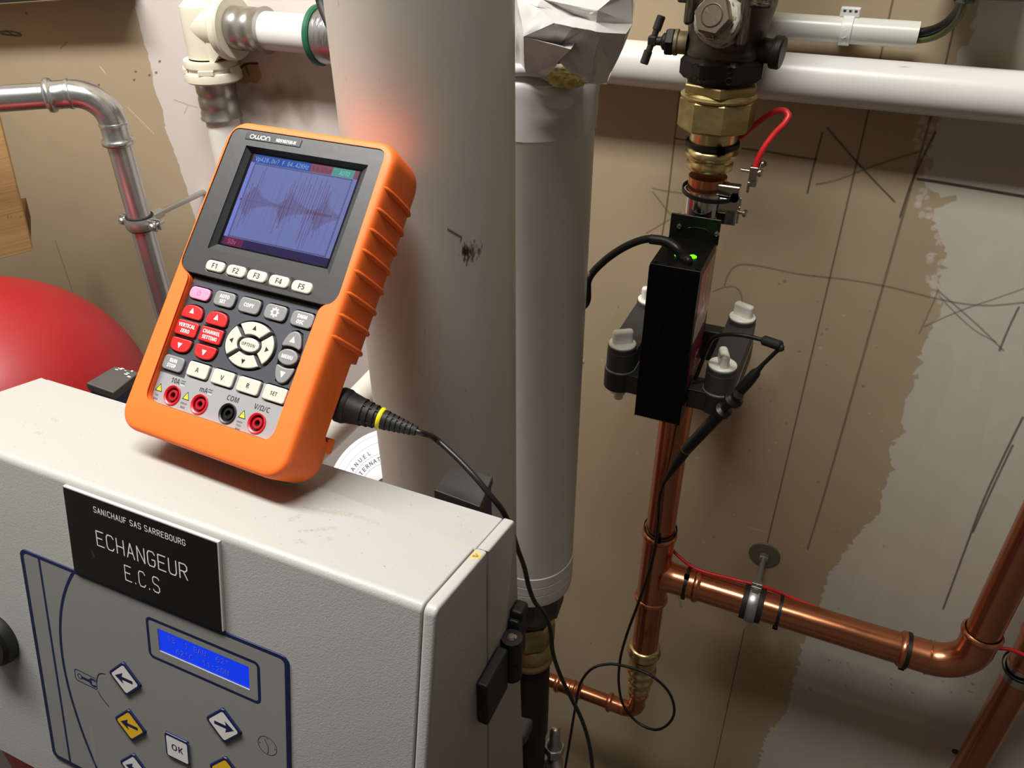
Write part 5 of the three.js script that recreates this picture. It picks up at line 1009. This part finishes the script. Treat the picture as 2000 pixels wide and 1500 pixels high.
  const grow = (s, d) => { const p = s.getPoints(10); const c = p.reduce((a, b) => a.add(b), new THREE.Vector2()).multiplyScalar(1 / p.length); const box = p.reduce((a, b) => [Math.max(a[0], Math.abs(b.x - c.x)), Math.max(a[1], Math.abs(b.y - c.y))], [0, 0]); return p.map((v) => new THREE.Vector2(c.x + (v.x - c.x) * (1 + d / box[0]), c.y + (v.y - c.y) * (1 + d / box[1]))); };
  const ringHole = el(RC[0], RC[1], 18.2, 14.6);
  for (const [n, s] of btn) {
    const b = s.getPoints(2)[0];
    const inRing = ((b.x - RC[0]) / 18) ** 2 + ((b.y - RC[1]) / 14.4) ** 2 < 1;
    if (inRing) continue;
    const isMenu = b.x > 28 && b.y < -66 && b.y > -99;
    if (isMenu) continue;
    const h = new THREE.Path(); h.setFromPoints(grow(s, 0.75)); h.closePath(); lower.holes.push(h);
  }
  { const h = new THREE.Path(); h.setFromPoints(ringHole.getPoints(40)); lower.holes.push(h); }
  { const s = new THREE.Shape(); const pts = [[35.2, -66.8], [31.4, -68.2], [28, -77.4], [28.6, -78.6], [27.9, -82.9], [29, -87.3], [29.2, -89], [31.6, -97.2], [36.2, -98.6], [40.8, -97.2], [42.9, -88.4], [42.4, -87.4], [43, -82.9], [42.2, -78.6], [42.2, -77], [39.2, -68.2]]; const h = new THREE.Path(); h.setFromPoints(pts.map((a) => new THREE.Vector2(...a))); h.closePath(); lower.holes.push(h); }
  for (const [x, y] of jacks) { const h = new THREE.Path(); h.absellipse(x, y, 5.6, 5.6, 0, Math.PI * 2, true); lower.holes.push(h); }
  part(g, 'keypad_plate', fuv(ex(lower, 2.2, -2.6)), faceMat, 'dark grey keypad plate with pale lower area');
  for (const [n, s, col] of btn) part(g, 'button', fuv(ex(s, 2.9, -2.4, 0.7, 3)), keyMat);
  for (const [x, y, k] of jacks) {
    const mR = k === 'r' ? M(0xc01426, 0.35) : mats.blackPlastic, mD = k === 'r' ? M(0x9c1020, 0.4) : M(0x090909, 0.4);
    const j = part(g, 'socket', flat(rev([[4.6, -3.5], [4.6, -0.2], [5.6, 0.3], [5.9, 0.2], [5.9, -0.6]], V3(x, y, 0), V3(0, 0, 1), 40), 0.5), mR, k === 'r' ? 'red banana socket' : 'black banana socket');
    part(j, 'socket_core', flat(rev([[4.7, -3], [3.3, -3], [3.3, -0.8], [3, -0.4], [1.9, -0.4], [1.7, -0.7], [1.7, -3.4], [0, -3.4]], V3(x, y, 0), V3(0, 0, 1), 32), 0.5), mD);
    part(j, 'socket_contact', flat(rev([[0, -3.4], [1.3, -3.3], [1.3, -2.6], [0, -2.6]], V3(x, y, 0), V3(0, 0, 1), 20), 0.5), M(0x3a2020, 0.4, 0.6));
  }
  // upper bezel with sloping window frame
  const zt = 3.2, ox0 = -43.6, ox1 = 45.4, oy0 = -34.6, oy1 = 32.4, ix0 = -41, ix1 = 39.7, iy0 = -29.8, iy1 = 29.8, zi = 1.9;
  const up = new THREE.Shape();
  up.moveTo(-57.2, 36); up.quadraticCurveTo(-57.2, 42.1, -51, 42.1); up.lineTo(47.9, 42.1); up.quadraticCurveTo(53.6, 42.1, 53.6, 36); up.lineTo(55.6, -43); up.quadraticCurveTo(55.4, -50.2, 46.4, -50.6); up.lineTo(-50, -50.6); up.quadraticCurveTo(-58.2, -50, -58.4, -42); up.lineTo(-57.2, 36);
  { const h = new THREE.Path(); h.setFromPoints([[ox0, oy0], [ox0, oy1], [ox1, oy1], [ox1, oy0]].map((a) => new THREE.Vector2(...a))); h.closePath(); up.holes.push(h); }
  for (const x of fx) { const h = new THREE.Path(); h.setFromPoints(grow(rrS(x, -43.9, 14.2, 6.8, 3.3), 0.4)); h.closePath(); up.holes.push(h); }
  const bezelMat = M(0xffffff, 0.42, 0.15, { map: face, bumpMap: bumpFine, bumpScale: 0.00004 });
  part(g, 'bezel', fuv(ex(up, 5.6, -2.4, 0.35)), bezelMat, 'dark grey bezel round the screen');
  const quad = (a, b, c, d) => { const q = new THREE.BufferGeometry().setFromPoints([a, b, c, a, c, d]); q.computeVertexNormals(); return q; };
  const o = [V3(ox0, oy0, zt), V3(ox1, oy0, zt), V3(ox1, oy1, zt), V3(ox0, oy1, zt)], i4 = [V3(ix0, iy0, zi - 2.2), V3(ix1, iy0, zi - 2.2), V3(ix1, iy1, zi - 2.2), V3(ix0, iy1, zi - 2.2)];
  const frame = [0, 1, 2, 3].map((k) => quad(o[k], o[(k + 1) % 4], i4[(k + 1) % 4], i4[k]));
  part(g, 'window_frame', frame, M(0x3a3a3b, 0.42, 0.15, { bumpMap: bumpFine, bumpScale: 0.00004, side: THREE.DoubleSide }));
  part(g, 'badge', fuv(rbox(-25.2, 38.2, zt + 0.2, 41.4, 4.6, 1, 0.3)), M(0xffffff, 0.3, 0, { map: face }), 'black name badge with white lettering');
  for (const x of fx) part(g, 'button', fuv(ex(rrS(x, -43.9, 14, 6.6, 3.2), 6.1, -2.4, 1, 3)), keyMat);
  // screen
  part(g, 'screen_border', rbox((ix0 + ix1) / 2, (iy0 + iy1) / 2, -0.75, ix1 - ix0, iy1 - iy0, 1, 0.2), M(0x050506, 0.5, 0, { specularIntensity: 0.1 }));
  const scr = canvasTex(1280, 960, (c, w, h) => {
    c.fillStyle = '#717ab6'; c.fillRect(0, 0, w, h);
    c.fillStyle = '#1c4fa8'; c.fillRect(0, 0, w, 84);
    c.fillStyle = '#543a56'; c.fillRect(0, 0, 30, 84);
    c.fillStyle = '#84425c'; c.fillRect(720, 0, 290, 84); c.fillStyle = '#4c9a90'; c.fillRect(980, 0, 250, 84); c.fillStyle = '#84425c'; c.fillRect(1230, 0, 50, 84);
    c.fillStyle = '#0c3a86'; c.fillRect(350, 0, 8, 84); c.fillRect(714, 0, 6, 84);
    c.font = '62px monospace'; c.textBaseline = 'middle'; c.fillStyle = '#9ab6e4'; c.fillText('Vp428.0v?', 40, 44, 300); c.fillText('F 84.42KHz', 372, 44, 330);
    c.fillStyle = '#4c2436'; c.fillText('M 0.000us', 740, 44, 230); c.fillStyle = '#8ed0c4'; c.fillText('AUTO', 1060, 46, 120);
    c.fillStyle = '#2a1f4e'; c.fillRect(0, 876, w, 84); c.fillStyle = '#6a1f4c'; c.fillRect(20, 876, 240, 84); c.fillStyle = '#c06a8a'; c.fillText('50v', 70, 920, 120);
    c.fillStyle = '#7a84da'; c.fillRect(0, 84, 46, 790);
    c.fillStyle = '#1c1c40'; for (let y = 96; y < 870; y += 16) { c.fillRect(54, y, 14, 5); c.fillRect(1218, y, 14, 5); }
    for (let x = 60; x < 1230; x += 16) { c.fillRect(x, 94, 5, 10); c.fillRect(x, 858, 5, 10); }
    c.strokeStyle = '#1c1c40'; c.lineWidth = 3; c.strokeRect(52, 92, 1182, 776);
    c.fillStyle = 'rgba(40,40,90,0.7)'; for (let y = 96; y < 870; y += 16) c.fillRect(640, y, 5, 6);
    for (let x = 60; x < 1230; x += 16) c.fillRect(x, 478, 6, 5);
    c.fillStyle = 'rgba(60,64,130,0.35)'; for (let k = 1; k < 10; k++) for (let y = 96; y < 870; y += 16) c.fillRect(60 + k * 117, y, 2, 2);
    let s2 = 11; const r2 = () => { s2 = (s2 * 1103515245 + 12345) & 0x7fffffff; return s2 / 0x7fffffff; };
    const burst = (x0, dir, top, bot, decay, n, step) => { for (let k = 0; k < n; k++) { const e = Math.exp(-k * step / decay), x = x0 + dir * k * step; c.strokeStyle = 'rgba(84,26,48,' + (0.85 + 0.15 * e) + ')'; c.lineWidth = 3; c.beginPath(); c.moveTo(x, 480 - top * e * (k % 2 ? 1 : 0.75) - 8); c.lineTo(x, 480 + bot * e * (k % 2 ? 0.8 : 1) + 10); c.stroke(); } };
    burst(170, 1, 190, 110, 120, 46, 11); burst(170, -1, 150, 230, 90, 9, 11);
    burst(600, 1, 200, 120, 130, 50, 11); burst(600, -1, 130, 210, 60, 9, 11);
    burst(1010, 1, 230, 210, 90, 20, 11); burst(1010, -1, 130, 230, 50, 8, 11);
    c.strokeStyle = '#5a1c36'; c.lineWidth = 4;
    for (const [x, a, b] of [[120, 300, 560], [150, 330, 640], [190, 150, 620], [215, 110, 300], [560, 330, 640], [585, 230, 700], [610, 210, 600], [640, 250, 560], [690, 200, 600], [720, 140, 420], [745, 260, 560], [770, 130, 470], [800, 210, 520], [840, 120, 600], [870, 250, 760], [905, 140, 560], [930, 200, 820], [960, 130, 700], [985, 220, 640], [1010, 180, 700], [1040, 240, 620], [900, 400, 860], [950, 480, 840], [860, 460, 800], [540, 480, 760], [120, 500, 780]]) { c.globalAlpha = 0.55 + r2() * 0.45; c.beginPath(); c.moveTo(x, a); c.lineTo(x, b); c.stroke(); }
    for (let k = 0; k < 26; k++) { const x = 200 + r2() * 950; c.globalAlpha = 0.3; c.lineWidth = 2; c.beginPath(); c.moveTo(x, 110 + r2() * 200); c.lineTo(x, 560 + r2() * 260); c.stroke(); }
    c.globalAlpha = 1; c.fillStyle = '#5a1c36'; c.beginPath(); c.moveTo(34, 468); c.lineTo(60, 480); c.lineTo(34, 492); c.fill();
  });
  const sg = planarUV(new THREE.BoxGeometry(77.2, 57.9, 0.3).translate(0, 0, -0.15), -38.6, -28.95, 77.2, 57.9);
  part(g, 'screen', sg, new THREE.MeshPhysicalMaterial({ color: 0x08080a, roughness: 0.4, specularIntensity: 0.12, emissive: 0xffffff, emissiveMap: scr, emissiveIntensity: 0.85 }), 'lit blue screen with decaying waveforms');
}
// ------------------------------------------------------------------ the oscilloscope's probe, plug and cable
{
  const p0 = fromMeter(46, -97.6, -31), p1 = fromMeter(101, -99.4, -45), d = p1.clone().sub(p0).normalize(), Lb = p1.clone().sub(p0).length();
  const g = thing('oscilloscope_probe', 'black probe lead plugged into the orange meter and clipped beside the black box', 'probe', p0);
  const R = (t) => 9.8 - 7 * Math.max(0, (t - 14) / (Lb - 14)) ** 0.85;
  part(g, 'plug_collar', flat(rev([[0, 0], [9.4, 0], [10.2, 1.5], [10.2, 6], [9.6, 6.6], [9.6, 8], [10.3, 9], [10.3, 13], [9.6, 14.6], [8, 15]], p0, d, 48), 0.5), mats.blackRubber);
  // strain relief with cut ribs
  const prof = [[9.2, 14]], ring = (t) => [[R(t), t], [R(t), t + 2], [R(t) - 1.1, t + 2.1], [R(t) - 1.1, t + 3.6]];
  prof.push([9.4, 15], [R(22), 22]);
  for (let t = 22; t < 31; t += 3.7) prof.push(...ring(t));
  prof.push([R(33.2), 33.2], [R(33.4), 33.4], [R(36.4), 36.4]);
  for (let t = 37; t < Lb - 4; t += 2.9) prof.push([R(t), t], [R(t), t + 1.7], [R(t) - 0.8, t + 1.8], [R(t) - 0.8, t + 2.8]);
  prof.push([R(Lb - 2), Lb - 2], [R(Lb), Lb - 0.4], [0, Lb]);
  part(g, 'strain_relief', flat(rev(prof, p0, d, 40), 0.4), mats.blackRubber, 'ribbed strain relief');
  const side = d.clone().cross(V3(0, 1, 0)).normalize(), upv = side.clone().cross(d).normalize();
  const spine = []; for (let k = 0; k < 4; k++) { const a = k * Math.PI / 2 + 0.25, n = side.clone().multiplyScalar(Math.sin(a)).addScaledVector(upv, Math.cos(a)); const pts = []; for (let t = 20; t <= Lb - 1; t += 4) pts.push(p0.clone().addScaledVector(d, t).addScaledVector(n, R(t) - 0.8)); spine.push(tube(pts, 1, 24, false, 8)); }
  part(g, 'strain_rib', spine, mats.blackRubber);
  part(g, 'marker_ring', rev([[R(34) - 0.6, 33.2], [R(34) + 0.3, 33.6], [R(34) + 0.5, 34.6], [R(35), 35.8], [R(36) - 0.6, 36.2]], p0, d, 40), M(0xf0e014, 0.4), 'yellow marker ring');
  const c1 = [p1.clone().addScaledVector(d, -3), p1.clone().addScaledVector(d, 3), atZ(852, 858, -326), atZ(890, 892, -322), atZ(930, 934, -317), atZ(958, 968, -315), atZ(978, 992, -316), atZ(997, 1030, -328), atZ(1012, 1075, -350), atD(1024, 1108, 560), atD(1034, 1150, 580), atD(1046, 1178, 600), atD(1064, 1200, 615), atD(1073, 1222, 620), atD(1080, 1275, 640), atD(1094, 1318, 660), atD(1114, 1360, 680), atD(1136, 1405, 690), atD(1150, 1450, 700), atD(1157, 1500, 710), atD(1160, 1560, 725)];
  part(g, 'cable', tube(c1, 1.75, 320), mats.blackPlastic);
  // probe body
  const zf = -766, a0 = atZ(1293, 948, -838), a1 = atZ(1340, 878, -806), a2 = atZ(1416, 798, zf), a3 = atZ(1441, 768, zf + 4), a4 = atZ(1490, 712, zf + 4), a5 = atZ(1521, 682, zf + 4);
  const ax = a2.clone().sub(a1).normalize(), LB = a2.clone().sub(a1).length();
  part(g, 'probe_boot', flat(rev([[2.2, 0], [3.4, a1.distanceTo(a0) * 0.3], [6.4, a1.distanceTo(a0) * 0.75], [7, a1.distanceTo(a0)]], a0, a1.clone().sub(a0), 32), 0.8), mats.blackRubber);
  part(g, 'probe_ring', rev([[6.4, 0], [7.3, 0.6], [7.3, 3], [6.4, 3.4]], a1, ax, 32), M(0x8a7410, 0.5), 'dull yellow ring');
  part(g, 'probe_body', flat(rev([[7.2, 2], [7.2, LB * 0.85], [6, LB * 0.9], [9.6, LB * 0.93], [9.6, LB * 0.98], [5, LB], [4.2, LB + 2], [4.2, LB + a3.distanceTo(a2) * 0.7], [10.4, LB + a3.distanceTo(a2) * 0.74], [10.4, LB + a3.distanceTo(a2) * 0.84], [6, LB + a3.distanceTo(a2)], [6, LB + a3.distanceTo(a2) + 6], [0, LB + a3.distanceTo(a2) + 7]], a1, ax, 32), 0.5), mats.blackPlastic, 'black probe body');
  const red = a1.clone().lerp(a2, 0.45);
  part(g, 'red_mark', rbox(0, 0, 0, 5, 14, 1.6, 0.4).applyQuaternion(new THREE.Quaternion().setFromUnitVectors(UPV, ax)).translate(red.x + 2, red.y + 3, red.z + 6.6), M(0xa01a18, 0.5), 'dark red printed mark');
  part(g, 'probe_sleeve', [flat(rev([[4.6, 0], [6.2, 4], [6.4, 22], [5.4, 34], [3, a4.distanceTo(a3) * 0.82], [2.4, a4.distanceTo(a3)]], a3, a4.clone().sub(a3), 32), 0.7), tube([a4.clone().lerp(a3, 0.1), a4, a5.clone().lerp(a4, 0.4), a5], 2.3, 30)], mats.blackPlastic);
  const b0 = atZ(1526, 676, zf + 4), b1 = atZ(1490, 664, zf - 6);
  part(g, 'clip_sleeve', [rod(b0, b1, 5.4, 1.4), tube([a5, b0.clone().add(V3(1, -2, 0)), b0.clone().lerp(b1, 0.3)], 3.2, 20)], mats.blackRubber);
  part(g, 'ground_lead', tube([b1.clone().lerp(b0, 0.2), atZ(1466, 658, zf - 8), atZ(1440, 654, zf - 10), atZ(1412, 654, zf - 14), atZ(1394, 660, zf - 18), atZ(1384, 676, zf - 24), V3(-122, -520, -800)], 2.3, 60), mats.blackPlastic);
  // thin lead from the probe down past the tee, with a loop
  const zc = -838, c2 = [a0.clone().lerp(a1, 0.1), atZ(1289, 968, zc), atZ(1286, 1010, zc), atZ(1281, 1060, zc + 2), atZ(1268, 1115, zc + 4), atZ(1246, 1180, zc + 6), atZ(1224, 1240, zc + 8), atZ(1211, 1290, zc + 8), atZ(1209, 1340, zc + 10), atZ(1219, 1380, zc + 14), atZ(1244, 1410, zc + 18), atZ(1276, 1425, zc + 22), atZ(1303, 1416, zc + 26), atZ(1317, 1388, zc + 28), atZ(1305, 1350, zc + 26), atZ(1272, 1320, zc + 24), atZ(1228, 1303, zc + 22), atZ(1190, 1297, zc + 30), atZ(1158, 1305, zc + 40), atZ(1134, 1334, zc + 50), atZ(1124, 1380, zc + 60), atZ(1114, 1440, zc + 70), atZ(1104, 1500, zc + 80), atZ(1096, 1560, zc + 90)];
  part(g, 'cable', tube(c2, 2.2, 320), mats.blackPlastic);
}
renderer.render(scene, camera);
